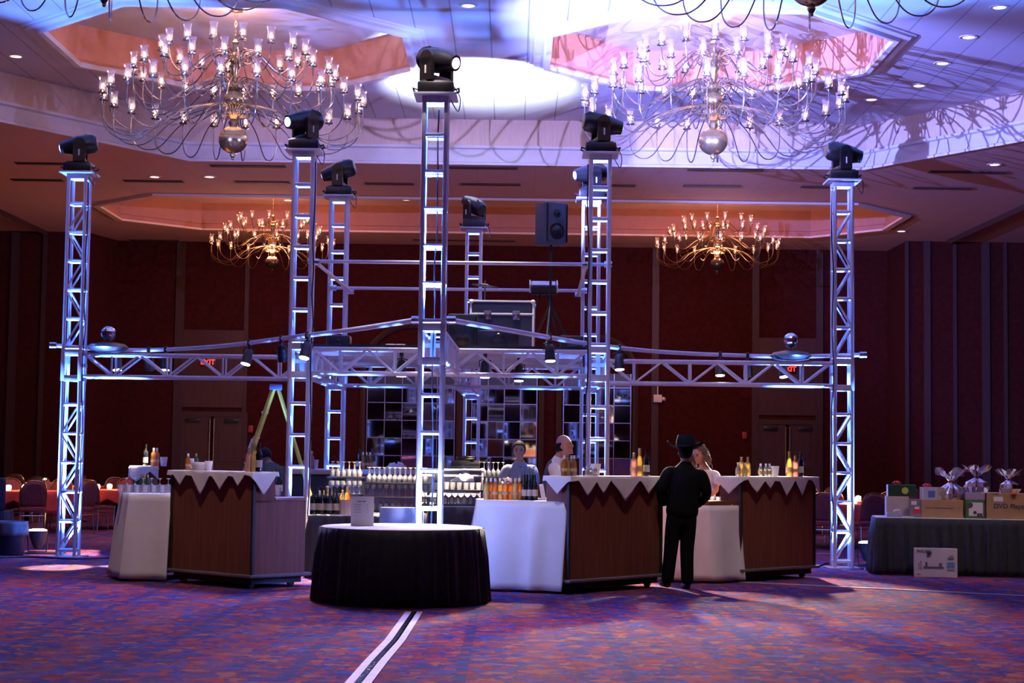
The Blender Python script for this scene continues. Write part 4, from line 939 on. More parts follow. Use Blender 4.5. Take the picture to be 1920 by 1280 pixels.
row(['wine', 'wine', 'pink'], [573, 577, 584], 25.35, 1.272, 'beside the cup on the rear side counter', 'bottles on the rear side counter', py=868)
# liquor being poured: glass, bar mat
cup_row(g_rock, 'tumbler', [(gy(x, 900, 21.12).x, 21.12) for x in (1322, 1336, 1347)], .94, 'on the low counter behind the hatted man', 'drinks')
tag(obj('bar_mat', B().box((gy(1350, 928, 21.0).x, 21.0, .94), (.3, .12, .012), bev=.004), 'paperw'), 'small white bar mat on the low counter behind the hatted man', 'bar mat')
t = thing('squeeze_bottle', 'white napkin holder at the right end of the middle low counter', 'napkin holder', (gy(1020, 930, 19.45).x, 19.45, 1.004)); obj('holder_base', B().box((0, 0, .012), (.15, .1, .024), bev=.005), 'paperw', t); obj('napkin_stack', B().box((-.02, 0, .1), (.05, .08, .16), ry=-.2), 'wcloth', t)
t.name = 'napkin_holder'
# ------------------------------------------------------------------ road cases
def case(label, c, d, group=None, name='road_case', rz=0, latches=2):
    t = thing(name, label, 'road case', c, rz, group); w, dp, h = d; a = .028
    obj('shell', B().box((0, 0, h/2), (w-.01, dp-.01, h-.01)), 'caseblack', t, smooth=False)
    b = B()
    for z in (a/2, h-a/2):
        for s in (-1, 1): b.box((0, s*(dp/2-a/2), z), (w, a, a), bev=.003); b.box((s*(w/2-a/2), 0, z), (a, dp, a), bev=.003)
    for s in (-1, 1):
        for u in (-1, 1): b.box((s*(w/2-a/2), u*(dp/2-a/2), h/2), (a, a, h), bev=.003); b.sph((s*(w/2-.02), u*(dp/2-.02), h-.02), .035, 10, 6); b.sph((s*(w/2-.02), u*(dp/2-.02), .03), .03, 10, 6)
    b.box((0, 0, h*.74), (w+.004, dp+.004, .03), bev=.003); obj('edge_frame', b, 'alu', t)
    for i in range(latches):
        x = w*(-.22+.44*i)
        obj('latch', B().box((x, -dp/2-.006, h*.72), (.10, .012, .13), bev=.004).box((x, -dp/2-.016, h*.72), (.05, .012, .05), bev=.004), 'steel', t)
    return t
for i, (z, h) in enumerate(((.0, .52), (.52, .44), (.96, .36))):
    case(('bottom', 'middle', 'topmost')[i]+' road case of the stack behind the front tower', (-.80, 23.55, z), (.86, .5, h), 'stacked road cases under the deck')
t = thing('mixing_desk', 'small mixer with cables on top of the stacked road cases', 'mixer', (-.62, 23.5, 1.335)); obj('mixer_body', B().box((0, 0, .05), (.4, .3, .07), rx=.15, bev=.01), 'black', t); obj('cable_coil', B().tube([(.12*math.cos(a), .1*math.sin(a), .1+.004*a) for a in [q*.5 for q in range(30)]], .01, 5), 'black', t)
# ------------------------------------------------------------------ on the deck
def onDeck(px, y): return gy(px, 640, y).x
case('large black flight case with silver edges and two latches on the deck', (onDeck(942, 23.9), 23.9, DZ), (.90, .55, .74), name='flight_case', rz=rad(-2)).rotation_euler.x = 0
def speaker(label, c, d, rz=0, grp=None, name='loudspeaker', cones=((.0, .3, .11), (0, .72, .05)), tilt=0):
    t = thing(name, label, 'loudspeaker', c, rz, grp); w, dp, h = d
    obj('cabinet', B().box((0, 0, h/2), (w, dp, h), bev=.02), 'greybox' if 'tripod' in label else 'black', t)
    for x, z, r in cones: obj('driver', B().lathe([(0, .03), (r*.35, .03), (r*.8, .0), (r, -.004), (r*1.1, .0)], seg=20), 'blackm', t).matrix_local = Matrix.Translation((x*w, -dp/2-.004, z*h)) @ Matrix.Rotation(PI/2, 4, 'X')
    obj('grille_frame', B().box((-w/2+.02, -dp/2-.005, h/2), (.02, .012, h-.06)).box((w/2-.02, -dp/2-.005, h/2), (.02, .012, h-.06)), 'blackm', t)
    return t
speaker('dark loudspeaker cabinet on the deck left of the flight case', (onDeck(868, 23.3), 23.3, DZ), (.40, .40, .50))
speaker('black speaker lying on the deck before the flight case', (onDeck(935, 23.0), 23.0, DZ), (.55, .36, .26), name='bass_cabinet')
speaker('black amplifier box on the deck beside the rear left tower', (onDeck(636, 24.6), 24.6, DZ), (.34, .3, .28))
speaker('black wedge monitor on the deck by the right core tower', (onDeck(1072, 23.8), 23.8, DZ), (.32, .3, .26))
# speaker on tripod
x = onDeck(1031, 24.4); zs = gy(1031, 459, 24.4).z
t = thing('speaker_stand', 'black tripod stand carrying the tall speaker above the deck', 'stand', (x, 24.4, DZ))
obj('pole', B().cyl((0, 0, .08), (0, 0, zs-DZ), .019), 'blackm', t); obj('collar', B().cyl((0, 0, .68), (0, 0, .80), .035), 'blackm', t)
for i in range(3):
    a = rad(20+120*i); obj('leg', B().cyl((.03*math.cos(a), .03*math.sin(a), .72), (.42*math.cos(a), .42*math.sin(a), .01), .014), 'blackm', t); obj('strut', B().cyl((0, 0, .25), (.24*math.cos(a), .24*math.sin(a), .34), .008), 'blackm', t)
t = speaker('blue-lit upright speaker on a tripod high above the deck', (x, 24.4, zs), (.36, .34, .60), rad(28))
# small mixer on a stand
x = onDeck(1018, 25.0); zm = gy(1018, 547, 25.0).z
t = thing('keyboard_stand', 'black X-legged stand holding the small mixer on the deck', 'stand', (x, 25.0, DZ)); hh = zm-DZ-.01
for s in (-1, 1): obj('leg', B().cyl((s*.05, 0, hh-.03), (s*.32, s*.1, .01), .014), 'blackm', t)
obj('crossbar', B().box((0, 0, hh-.015), (.36, .2, .03)), 'blackm', t)
t = thing('mixer', 'small silver-edged mixer on the stand beside the speaker pole', 'mixer', (x, 25.0, zm)); obj('mixer_body', B().box((0, 0, .07), (.40, .28, .10), rx=.35, bev=.01), 'black', t); obj('mixer_face', B().box((0, -.03, .125), (.34, .22, .01), rx=.35), 'alu', t); obj('side_rail', B().box((-.2, 0, .08), (.02, .3, .12), rx=.35).box((.2, 0, .08), (.02, .3, .12), rx=.35), 'alu', t)
# cymbal, drum, players, laptop
x = onDeck(908, 24.6); zc_ = gy(908, 536, 24.6).z
t = thing('cymbal_stand', 'brass cymbal tilted on a thin stand behind the flight case', 'cymbal', (x, 24.6, DZ)); obj('stand_rod', B().cyl((0, 0, .3), (0, 0, zc_-DZ+.08), .011), 'steel', t)
for i in range(3): a = rad(90+120*i); obj('leg', B().cyl((0, 0, .4), (.26*math.cos(a), .26*math.sin(a), .01), .01), 'steel', t)
o = obj('cymbal', B().lathe([(.008, .035), (.04, .03), (.06, .012), (.20, 0)], seg=28, caps=False), 'brass', t, solid=.002); o.matrix_local = Matrix.Translation((0, 0, zc_-DZ)) @ Matrix.Rotation(.12, 4, 'Y')
x = onDeck(866, 24.3); zd = gy(866, 592, 24.3).z
t = thing('drum', 'small white-headed drum on a stand behind the dark speaker', 'drum', (x, 24.3, DZ)); H = max(.2, zd-DZ)
obj('drum_shell', B().lathe([(.17, H-.16), (.175, H), (.175, H+.005)], seg=24, caps=False), 'alu', t); obj('drum_head', B().lathe([(0, H+.0), (.17, H+.0)], seg=24), 'paperw', t)
for i in range(3): a = rad(30+120*i); obj('leg', B().cyl((.15*math.cos(a), .15*math.sin(a), H-.1), (.22*math.cos(a), .22*math.sin(a), .0), .01), 'steel', t)
for i, (px, y) in enumerate(((733, 23.0), (752, 23.0))):
    t = thing('disc_player', ('left', 'right')[i]+' flat disc player on the deck, left of the front tower', 'disc player', (onDeck(px, y), y, DZ)); obj('player_body', B().box((0, 0, .03), (.13, .25, .06), bev=.008), 'alu', t); obj('jog_wheel', B().lathe([(.045, .06), (.045, .07), (0, .072)], seg=20), 'black', t)
# ------------------------------------------------------------------ yellow step ladder
c0 = gy(517, 726, 23.0); t = thing('step_ladder', 'yellow fibreglass step ladder with blue cap, behind the left bar', 'ladder', (c0.x, 23.0, 0), rad(8)); H = c0.z
fl = gy(428, 1000, 23.0).x-c0.x
for y in (-.2, .2): obj('front_rail', B().tube([(0-.03, y*.6, H-.02), (-.78, y*1.3, .0)], .034, 4), 'yellow', t)
for y in (-.2, .2): obj('rear_rail', B().tube([(.04, y*.6, H-.04), (.80, y*1.3, .0)], .024, 4), 'yellow', t)
for i in range(6):
    f = (i+1)/7; obj('step', B().box((-.03-.75*f, 0, H*(1-f)), (.09, .24+.28*f, .025)), 'alu', t)
obj('top_cap', B().box((0, 0, H), (.17, .34, .07), bev=.015), mat('blue cap', (.12, .2, .5), .5), t)
obj('warning_sticker', B().box((-.03-.75*.32-.045, -.148*1.03, H*.68), (.03, .004, .14), ry=rad(18)), 'paperw', t)
# white covered chair behind the round table
t = thing('covered_chair', 'chair in a white cover with a sash, behind the round table', 'chair', (-1.22, 19.5, 0))
b = drape([(-.24, .24), (-.24, -.24), (.24, -.24), (.24, .24)], .47, .02, amp=.012, wave=.2, flare=.03, rows=6, lip=.01, seed=2); b.box((0, 0, .46), (.5, .5, .03), bev=.01); obj('seat_cover', b, 'wcloth', t)
b = B().box((0, -.22, .69), (.50, .07, .44), bev=.03); obj('back_cover', b, 'wcloth', t); obj('sash', B().box((0, -.22, .62), (.52, .085, .09), bev=.02).sph((0, -.28, .62), .05, 12, 8, (1.4, .6, 1)), mat('pale blue sash', (.55, .58, .75), .7), t)
# ------------------------------------------------------------------ banquet tables, chairs, candles in the background
def make_chair():
    t = thing('banquet_chair', 'x', 'chair')
    obj('seat', B().box((0, 0, .44), (.44, .44, .07), bev=.03), 'chair', t)
    b = B(); pts = []
    for r in range(9):
        f = r/8; w = .22*(1-.0*f) if f < .6 else .22*math.sqrt(max(.02, 1-((f-.6)/.42)**2)); pts.append([(x*w, .20+.10*f, .50+.44*f) for x in (-1, -.6, -.2, .2, .6, 1)])
    b.grid(pts); obj('backrest', b, 'chair', t, solid=.045)
    arch = [(-.225, .19, .47), (-.23, .26, .76), (-.19, .29, .90), (-.1, .305, .955), (0, .31, .965), (.1, .305, .955), (.19, .29, .90), (.23, .26, .76), (.225, .19, .47)]
    obj('back_frame', B().tube(spline(arch, 4), .011, 6), 'brass', t)
    for sx in (-1, 1):
        obj('leg', B().tube([(sx*.19, -.18, .42), (sx*.21, -.22, .005)], .012, 6), 'steel', t); obj('leg', B().tube([(sx*.20, .19, .42), (sx*.21, .24, .005)], .012, 6), 'steel', t)
    obj('stretcher', B().tube([(-.2, -.2, .34), (.2, -.2, .34)], .008, 6).tube([(-.2, .2, .34), (.2, .2, .34)], .008, 6), 'steel', t)
    return t
CH0 = make_chair(); used = [False]
def chair(x, y, rz, label, group):
    if used[0]: return dup(CH0, (x, y, 0), rz, label, group)
    used[0] = True; CH0.location = (x, y, 0); CH0.rotation_euler.z = rz; tag(CH0, label, None, group); return CH0
CAND = None
def candle(x, y, z, label, group):
    global CAND
    if CAND: return dup(CAND, (x, y, z), label=label, group=group)
    CAND = thing('votive_candle', label, 'candle', (x, y, z), 0, group)
    obj('glass_holder', B().lathe([(0, .002), (.045, .002), (.06, .06), (.05, .10)], seg=14, caps=False), 'cup', CAND); obj('flame', B().sph((0, 0, .06), .042, 12, 8, (1, 1, 1.15)), 'votive', CAND)
    return CAND
def table(x, y, where, chairs, candles, R=.84, e=25):
    t = thing('round_banquet_table', 'round banquet table under a red cloth '+where, 'table', (x, y, 0), 0, 'red-clothed banquet tables')
    obj('tabletop', B().lathe([(0, .72), (R, .72), (R, .745), (0, .745)], seg=40), 'bar', t); obj('pedestal', B().cyl((0, 0, .03), (0, 0, .72), .05).lathe([(.3, 0), (.3, .02), (.05, .05)]), 'black', t)
    sq = [(x+R*math.cos(a), y+R*math.sin(a)) for a in [2*PI*i/48 for i in range(48)]]
    hang = lambda u, s: .16+.22*abs(math.sin(2*PI*u*2))
    b = drape(sq, .75, .3, amp=.01, wave=.4, flare=.03, closed=True, ds=.05, rows=6, hang=hang, lip=.006, seed=int(x*7) % 50); b.prism(sq, .746, .754)
    tag(obj('tablecloth', b, 'rcloth', solid=.004), 'red cloth on the round table '+where, 'tablecloth', 'red tablecloths')
    for i, a in enumerate(chairs):
        a_ = rad(a); r_ = R+.24
        side = {0: 'right', 1: 'far right', 2: 'far', 3: 'far left', 4: 'left', 5: 'near left', 6: 'near', 7: 'near right'}[round(a/45) % 8]
        chair(x+r_*math.cos(a_), y+r_*math.sin(a_), a_-PI/2, 'burgundy chair, %s side of the table %s' % (side, where), 'burgundy banquet chairs')
    for i, (dx, dy) in enumerate(candles):
        candle(x+dx, y+dy, .756, '%s candle on the red table %s' % (ORD[i], where), 'candles on the red tables')
    if e: light('candle_glow', 'POINT', (x, y, 1.0), e, (1, .5, .22), .1)
def X(px, y): return gy(px, 910, y).x
table(X(52, 31.6), 31.6, 'at far left, nearest', (290, 205, 340, 78, 120), ((-.28, -.25), (-.1, .1), (.06, -.3)), e=22)
table(X(222, 33.5), 33.5, 'between the left tower and the left bar', (258, 185, 305, 95), ((-.35, -.25), (-.22, .2)), e=22)
table(X(58, 40), 40, 'at far left, in the back', (270, 200, 340), ((-.3, 0), (.03, .2), (.35, -.1)), e=20)
table(X(140, 36.5), 36.5, 'behind the left tower', (250, 320, 200), ((.3, 0),), e=8)
table(X(1560, 30), 30, 'right of the right bar', (254, 290, 190, 120), ((.4, 0),), e=8)
table(X(1640, 32), 32, 'between the right tower and the gift table', (225, 270, 315, 170), ((-.35, -.2),), e=22)
table(X(1740, 37), 37, 'hidden behind the gift table', (240, 300), (), e=0)
table(X(1480, 36), 36, 'far behind the right bar', (250, 300), (), e=0)
# jacket, bin, cart at the left
p = gz(8, 1010, 0)
t = thing('coat_rack_chair', 'dark blue cloth-covered chair cut by the left edge', 'chair', (gy(-14, 940, 28.5).x, 28.5, 0)); t.name = 'covered_chair'
obj('seat_cover', drape([(-.27, .27), (-.27, -.27), (.27, -.27), (.27, .27)], .48, .05, amp=.012, wave=.25, flare=.03, rows=6, lip=.01, seed=4).box((0, 0, .47), (.54, .54, .03), bev=.01), mat('dark blue cloth', (.008, .014, .05), .9), t)
obj('back_cover', B().box((0, -.2, .76), (.54, .12, .56), bev=.05), mat('dark blue cloth back', (.008, .014, .05), .9), t)
p = gz(16, 1042, 0)
t = thing('rubbish_bin', 'grey bin with a folded bag liner at the left edge', 'bin', (p.x-.03, p.y+.22, 0)); H = .475
obj('bin_body', B().lathe([(0, 0), (.17, 0), (.185, .02), (.21, H), (.2, H), (.17, .04), (0, .04)], seg=24), 'black', t)
b = B(); rows = []
for r in range(5):
    f = r/4; rows.append([((.222+.010*math.sin(9*a)*f+.01*f)*math.cos(a), (.222+.010*math.sin(9*a)*f+.01*f)*math.sin(a), H+.01-.20*f) for a in [2*PI*i/60 for i in range(61)]])
b.grid(rows); obj('bag_liner', b, 'grey', t, solid=.003)
p = gz(236, 1046, 0)
t = thing('service_cart', 'grey plastic cart on casters, half hidden by the left white cloth', 'cart', (p.x+.12, p.y+.25, 0))
obj('cart_base', B().box((0, 0, .2), (.38, .5, .20), bev=.03), 'grey', t); obj('cart_column', B().box((.02, 0, .60), (.30, .42, .60), bev=.03), mat('blue grey plastic', (.16, .19, .30), .5), t); obj('cart_top', B().box((0, 0, .91), (.4, .5, .03), bev=.01), 'grey', t)
for a in (-1, 1):
    for c in (-1, 1): obj('caster', B().cyl((a*.14-.02, c*.19, .05), (a*.14+.02, c*.19, .05), .05, seg=14).box((a*.14, c*.19, .09), (.05, .06, .04)), 'black', t)
# floor uplights
M['uplens'] = emit('uplight lens', (.65, .8, 1), 12)
def uplight(label, px, py, flip):
    p = gz(px, py, 0); t = thing('floor_uplight', label, 'stage light', (p.x, p.y, 0), 0, 'floor uplights by the side towers')
    obj('lamp_body', B().lathe([(.03, .07), (.06, .09), (.085, .15), (.125, .26), (.14, .33), (.145, .335), (.13, .335), (.11, .28)], seg=22), 'black', t)
    obj('lens', B().lathe([(.130, .33), (.12, .35), (.07, .362), (0, .365)], seg=22), 'uplens', t)
    obj('bracket', B().tube([(-.15, 0, .25), (-.13, 0, .03), (.13, 0, .03), (.15, 0, .25)], .012, 6), 'blackm', t)
    obj('base_plate', B().box((.1*flip, 0, .012), (.55, .34, .024), bev=.006), 'blackm', t)
uplight('black conical floor uplight glowing white, left of the left tower', 70, 1038, 1)
uplight('black conical floor uplight glowing white, right of the right tower', 1627, 1062, -1)
for lab, pts in (('black cable lying across the carpet from the left tower to the left bar', [(0, 1045), (60, 1044), (130, 1047), (190, 1046), (250, 1044)]), ('black cable on the carpet between the right bar and right tower', [(1515, 1058), (1535, 1060), (1552, 1056), (1575, 1064), (1620, 1066)])):
    tag(obj('floor_cable', B().tube(spline([gz(a, c, .012) for a, c in pts], 6), .012, 6), 'black'), lab, 'cable')
# ------------------------------------------------------------------ gift table
g0, g1 = gz(1643, 969, .76), gz(1925, 974, .76)
gx0, gx1, gyf = g0.x, 8.0, g0.y; ang = math.atan2(g1.y-g0.y, g1.x-g0.x)
t = thing('gift_table', 'long table with white top holding gifts at the right edge', 'table', (g0.x, g0.y, 0), ang); LT = 3.2
obj('tabletop', B().box((LT/2, .40, .745), (LT, .80, .03), bev=.006), 'wcloth', t)
for x in (.15, LT-.15):
    for y in (.1, .7): obj('leg', B().cyl((x, y, 0), (x, y, .73), .014), 'steel', t)
Rg = Matrix.Translation((g0.x, g0.y, 0)) @ Matrix.Rotation(ang, 4, 'Z')
def G(x, y): q_ = Rg @ Vector((x, y, 0)); return (q_.x, q_.y)
skirt('black pleated skirt of the gift table at the right edge', [G(0, .8), G(0, 0), G(LT, 0), G(LT, .8)], .752, False, 21, .14, .04)
def gx(px, y=.2): # distance along the table of what shows at pixel px
    lo, hi = -1.0, 4.0
    for _ in range(30):
        m_ = (lo+hi)/2; q_ = G(m_, y)
        if proj((q_[0], q_[1], .85))[0] < px: lo = m_
        else: hi = m_
    return lo
TZ2 = .762
def gift(name, label, px0, px1, y, h, d, m, z=TZ2, cat='box', cx=None):
    x0, x1 = gx(px0, y), gx(px1, y); t = thing(name, label, cat, (*G((x0+x1)/2, y+d/2), z), ang); w = x1-x0
    obj('carton', B().box((0, 0, h/2), (w, d, h), bev=.004), m, t, smooth=False); return t, w, d, h
def bow(t, x, y, z, m='red', r=.05):
    b = B()
    for i in range(8):
        a = 2*PI*i/8; c = Vector((x, y, z)); u = Vector((math.cos(a), math.sin(a), 0))
        b.tube([c, c+u*r*.6+Vector((0, 0, r*.9)), c+u*r*1.2+Vector((0, 0, r*.5)), c+u*r*.5+Vector((0, 0, .005))], .009, 5)
    return obj('bow', b, m, t)
def patch(t, name, x, z, w, h, m, d, dy=.0012): return obj(name, B().box((x, -d/2-dy, z), (w, .002, h)), m, t, smooth=False)
def mc(name, c, r=.6): return mat(name, c, r, var=.06)
# back row left
t, w, d, h = gift('gift_box', 'pale cardboard box under the dark green gift box', 1662, 1704, .35, .27, .3, mc('pale card', (.45, .36, .32)))
t, w, d, h = gift('gift_box', 'dark green gift box with a yellow disc and red bow', 1665, 1718, .35, .155, .28, mc('dark green', (.015, .05, .025), .4), TZ2+.27); bow(t, -.06, 0, h)
o = obj('yellow_disc', B().cyl((.04, -d/2-.003, h*.5), (.04, -d/2, h*.5), .045, seg=24), mc('yellow green', (.45, .5, .08)), t)
t, w, d, h = gift('gift_box', 'small flat silver package with a white bow at the table corner', 1663, 1692, .08, .055, .2, mc('silver wrap', (.35, .36, .5), .3)); bow(t, .04, 0, h, 'paperw', .045)
tag(obj('envelope', B().box((*G(gx(1700, .08), .12), TZ2+.006), (.16, .1, .008), rz=.2), 'paperw'), 'white envelope lying on the gift table front edge', 'envelope')
t, w, d, h = gift('gift_box', 'small glass-front box with a red and white figure on the gift table', 1705, 1728, .12, .24, .16, mc('grey box', (.2, .18, .2))); patch(t, 'white_tag', -.02, .19, .07, .05, 'paperw', d); patch(t, 'red_shape', .02, .08, .09, .05, 'red', d); patch(t, 'white_shape', .02, .125, .06, .035, 'paperw', d)
t, w, d, h = gift('cardboard_box', 'wide brown cardboard box in the middle of the gift table', 1728, 1806, .10, .235, .4, 'card'); obj('flap_slot', B().box((-.04, -d/2-.001, h*.55), (w*.68, .004, .008)), 'ink', t)
t, w, d, h = gift('gift_box', 'blue and white printed box with a red bow on the wide cardboard box', 1727, 1758, .14, .165, .2, mc('pale blue print', (.42, .46, .72)), TZ2+.235); bow(t, -.02, 0, h); patch(t, 'blue_print', .03, h*.45, .09, .09, mc('blue print', (.1, .14, .42)), d); patch(t, 'white_edge', -.085, h*.5, .01, h*.9, 'paperw', d)
t, w, d, h = gift('gift_box', 'beige small box behind the cellophane basket on the cardboard box', 1757, 1776, .2, .165, .15, mc('beige', (.5, .42, .3)), TZ2+.235)
t, w, d, h = gift('gift_box', 'green and white printed carton with a dark logo on the gift table', 1811, 1845, .06, .245, .26, mc('green print', (.06, .18, .05))); patch(t, 'white_panel', .012, h*.5, w*.78, h*.72, 'paperw', d); b = B(); b.cyl((-.06, -d/2-.005, h*.72), (-.06, -d/2-.002, h*.72), .035, seg=16).cyl((-.0, -d/2-.005, h*.32), (0, -d/2-.002, h*.32), .022, seg=16).box((.06, -d/2-.004, h*.2), (.07, .003, .04)); obj('print_marks', b, 'ink', t)
t, w, d, h = gift('plastic_tub', 'purple-grey tub on top of the green and white carton', 1810, 1847, .06, .095, .26, mc('lilac tub', (.35, .3, .42)), TZ2+.245, 'tub'); 
t, w, d, h = gift('cardboard_box', 'brown cardboard box printed DVD Player at the right edge', 1850, 1945, .05, .335, .42, 'card'); text('lettering', 'DVD Player', 'ink', t, .085, Matrix.Translation((-.02, -d/2-.003, h*.5)) @ FRONT @ Matrix.Diagonal((1.05, 1, 1, 1)), .001); patch(t, 'white_sticker', -w/2+.15, h*.78, .12, .06, 'paperw', d); b = B()
bw, bh = w, h
bow(t, .02, -d/2-.0, h*.93, 'red', .03)
M['cello'] = glass('cellophane', (.85, .8, 1), .8, .18, .12)
def basket(label, px, y, z, sc, seed, c):
    x, yy = G(gx(px, y), y); t = thing('gift_basket', label, 'gift basket', (x, yy, z), 0, 'cellophane gift baskets'); rr = random.Random(seed)
    obj('basket', B().lathe([(0, 0), (.11*sc, 0), (.14*sc, .09*sc), (.13*sc, .09*sc)], seg=18), mc('basket %d' % seed, c), t)
    for i in range(5): a = 2*PI*i/5; obj('treat', B().box((.06*sc*math.cos(a), .06*sc*math.sin(a), .11*sc), (.06*sc, .05*sc, .09*sc), rz=a, bev=.008), mc('treat', (rr.uniform(.3, .8), rr.uniform(.1, .4), rr.uniform(.1, .5))), t)
    b = B(); rows = []
    for r, (R, z_) in enumerate(((.15, 0), (.18, .08), (.15, .16), (.05, .22), (.03, .245), (.09, .31), (.19, .38))):
        rows.append([(sc*R*(1+(.12 if r != 6 else .35)*math.sin(7*a+seed+r)+rr.uniform(-.1, .1))*math.cos(a), sc*R*(1+.15*math.cos(5*a+seed))*math.sin(a), sc*(z_+(.06*math.sin(5*a+seed) if r == 6 else 0))) for a in [2*PI*i/28 for i in range(28)]])
        rows[-1].append(rows[-1][0])
    b.grid(rows); obj('cellophane', b, 'cello', t, smooth=False)
    obj('ribbon', B().lathe([(.04*sc, .225*sc), (.045*sc, .235*sc), (.04*sc, .245*sc)], seg=12), 'red', t)
basket('tall cellophane gift basket on the wide cardboard box', 1784, .28, TZ2+.236, 1.0, 3, (.6, .3, .3))
basket('cellophane gift basket on the purple-grey tub', 1832, .20, TZ2+.341, .85, 5, (.3, .25, .4))
basket('cellophane gift basket on top of the DVD carton', 1892, .22, TZ2+.336, .75, 8, (.6, .5, .35))
tag(obj('gift_card', B().box((*G(gx(1856, .12), .12), TZ2+.342), (.22, .14, .006), rz=-.3), 'paperw'), 'white and orange gift card lying on the boxes at right', 'card')
# white printed box leaning on the skirt
c0, c1 = gz(1718, 1083, 0), gz(1794, 1087, 0); w = (c1-c0).length; a_ = math.atan2(c1.y-c0.y, c1.x-c0.x)
c0, c1 = gz(1717, 1080, 0), gz(1793, 1084, 0); mid = (c0+c1)/2
t = thing('printed_carton', 'white PHILIPS carton standing on the floor against the gift table skirt', 'box', (mid.x, mid.y+.0, 0), ang); h = .375; d = .11; w = .55
obj('carton', B().box((0, d/2, h/2), (w, d, h), bev=.003), mc('white carton', (.68, .64, .72)), t, smooth=False)
text('lettering', 'PHILIPS', 'ink', t, .052, Matrix.Translation((-w/2+.115, -.002, h-.045)) @ FRONT, .001)
b = B().box((-.03, -.001, .125), (.26, .002, .03)).box((-.19, -.001, .15), (.012, .002, .12)).box((-.215, -.001, .14), (.01, .002, .09)).box((-.12, -.001, .16), (.03, .002, .07)).box((.06, -.001, .155), (.04, .002, .06)); obj('product_picture', b, mc('dark picture', (.16, .15, .19)), t, smooth=False)
obj('blue_panel', B().box((.19, -.001, .16), (.10, .002, .075)), mc('sky panel', (.16, .3, .62)), t, smooth=False)
obj('small_print', B().box((.19, -.001, .245), (.08, .002, .03)).box((.2, -.001, .275), (.05, .002, .015)).box((.19, -.001, .095), (.09, .002, .02)).box((-.22, -.001, .035), (.05, .002, .015)), mc('grey marks', (.22, .2, .25)), t, smooth=False)
o = obj('green_bow', B().sph((-.085, -.012, h-.055), .03, 12, 8, (1, .5, 1)), mc('dark green bow', (.03, .1, .04)), t)
# ------------------------------------------------------------------ people
def skin(name, chains, m, parent, sub=2, extra=None, voxel=.012, keep=False):
    """chains: list of [(point, radius or (rx, ry)), ...]; a chain that starts with an int i continues from vertex i of the first chain"""
    me = bpy.data.meshes.new(name); vs, es, rs, roots = [], [], [], []
    for ch in chains:
        prev = None
        for q in ch:
            if isinstance(q, str): prev = int(q); continue      # joined edge
            if isinstance(q, int):        # a limb rooted inside the first chain
                a_, ra = chains[0][q]; b_, rb = ch[1]; rb = rb if isinstance(rb, (int, float)) else min(rb)
                vs.append(Vector(a_).lerp(Vector(b_), .35 if q else .3)+Vector((0, 0, -.03 if q else 0))); rs.append((rb*.8, rb*.8)); roots.append(len(vs)-1); prev = len(vs)-1; continue
            p, r = q; vs.append(p); rs.append(r if isinstance(r, tuple) else (r, r))
            if prev is None: roots.append(len(vs)-1)
            else: es.append((prev, len(vs)-1))
            prev = len(vs)-1
    me.from_pydata([tuple(v) for v in vs], es, []); o = bpy.data.objects.new(name, me); COL.objects.link(o)
    o.modifiers.new('skin', 'SKIN'); md = o.modifiers.new('s', 'SUBSURF'); md.levels = md.render_levels = sub
    for i, r in enumerate(rs): me.skin_vertices[0].data[i].radius = r; me.skin_vertices[0].data[i].use_root = i in roots
    dg = bpy.context.evaluated_depsgraph_get(); m2 = bpy.data.meshes.new_from_object(o.evaluated_get(dg)); bpy.data.objects.remove(o)
    if extra:
        bm = bmesh.new(); bm.from_mesh(m2); extra_me = bpy.data.meshes.new('x'); extra.bm.to_mesh(extra_me); bm.from_mesh(extra_me); bm.to_mesh(m2); bm.free()
    o = bpy.data.objects.new(name, m2); COL.objects.link(o); m2.materials.clear(); m2.materials.append(M[m] if isinstance(m, str) else m)
    if voxel:
        rm = o.modifiers.new('r', 'REMESH'); rm.mode = 'VOXEL'; rm.voxel_size = voxel; rm.use_smooth_shade = True
        sm = o.modifiers.new('sm', 'SMOOTH'); sm.factor = .5; sm.iterations = 3
        dg = bpy.context.evaluated_depsgraph_get(); m3 = bpy.data.meshes.new_from_object(o.evaluated_get(dg)); o.modifiers.clear(); o.data = m3
        m3.materials.clear(); m3.materials.append(M[m] if isinstance(m, str) else m)
    o.data.polygons.foreach_set('use_smooth', [True]*len(o.data.polygons)); o.parent = parent; return o
def head_bm(c, yaw=0, nod=0, s=1):
    """a head facing -Y before yaw; c is its centre"""
    b = B(); b.sph((0, 0, .01), .1, 24, 18, (.76, .93, 1.16)); b.sph((0, -.02, -.065), .062, 16, 12, (.95, 1.05, .85))
    b.sph((0, -.1, -.02), .016, 10, 8, (.75, 1.2, 1.6)); b.sph((0, -.088, -.066), .02, 10, 8, (1.2, .5, .45)); b.sph((0, -.078, -.1), .024, 10, 8, (1, .7, .7)); b.sph((0, -.083, .03), .03, 10, 8, (1.8, .4, .4))
    for s_ in (-1, 1): b.sph((s_*.078, .01, -.01), .03, 10, 8, (.3, .65, 1)); b.sph((s_*.031, -.083, .008), .012, 8, 6)
    mt = Matrix.Translation(c) @ Matrix.Rotation(yaw, 4, 'Z') @ Matrix.Rotation(nod, 4, 'X') @ Matrix.Scale(s, 4); bmesh.ops.transform(b.bm, matrix=mt, verts=b.bm.verts[:]); return b, mt
def eyes(parent, mt):
    b = B()
    for s_ in (-1, 1): b.sph((s_*.031, -.0885, .008), .0085, 8, 6, (1.3, .6, .7)); b.box((s_*.031, -.091, .03), (.034, .008, .006))
    bmesh.ops.transform(b.bm, matrix=mt, verts=b.bm.verts[:]); obj('eyes', b, 'hair', parent)
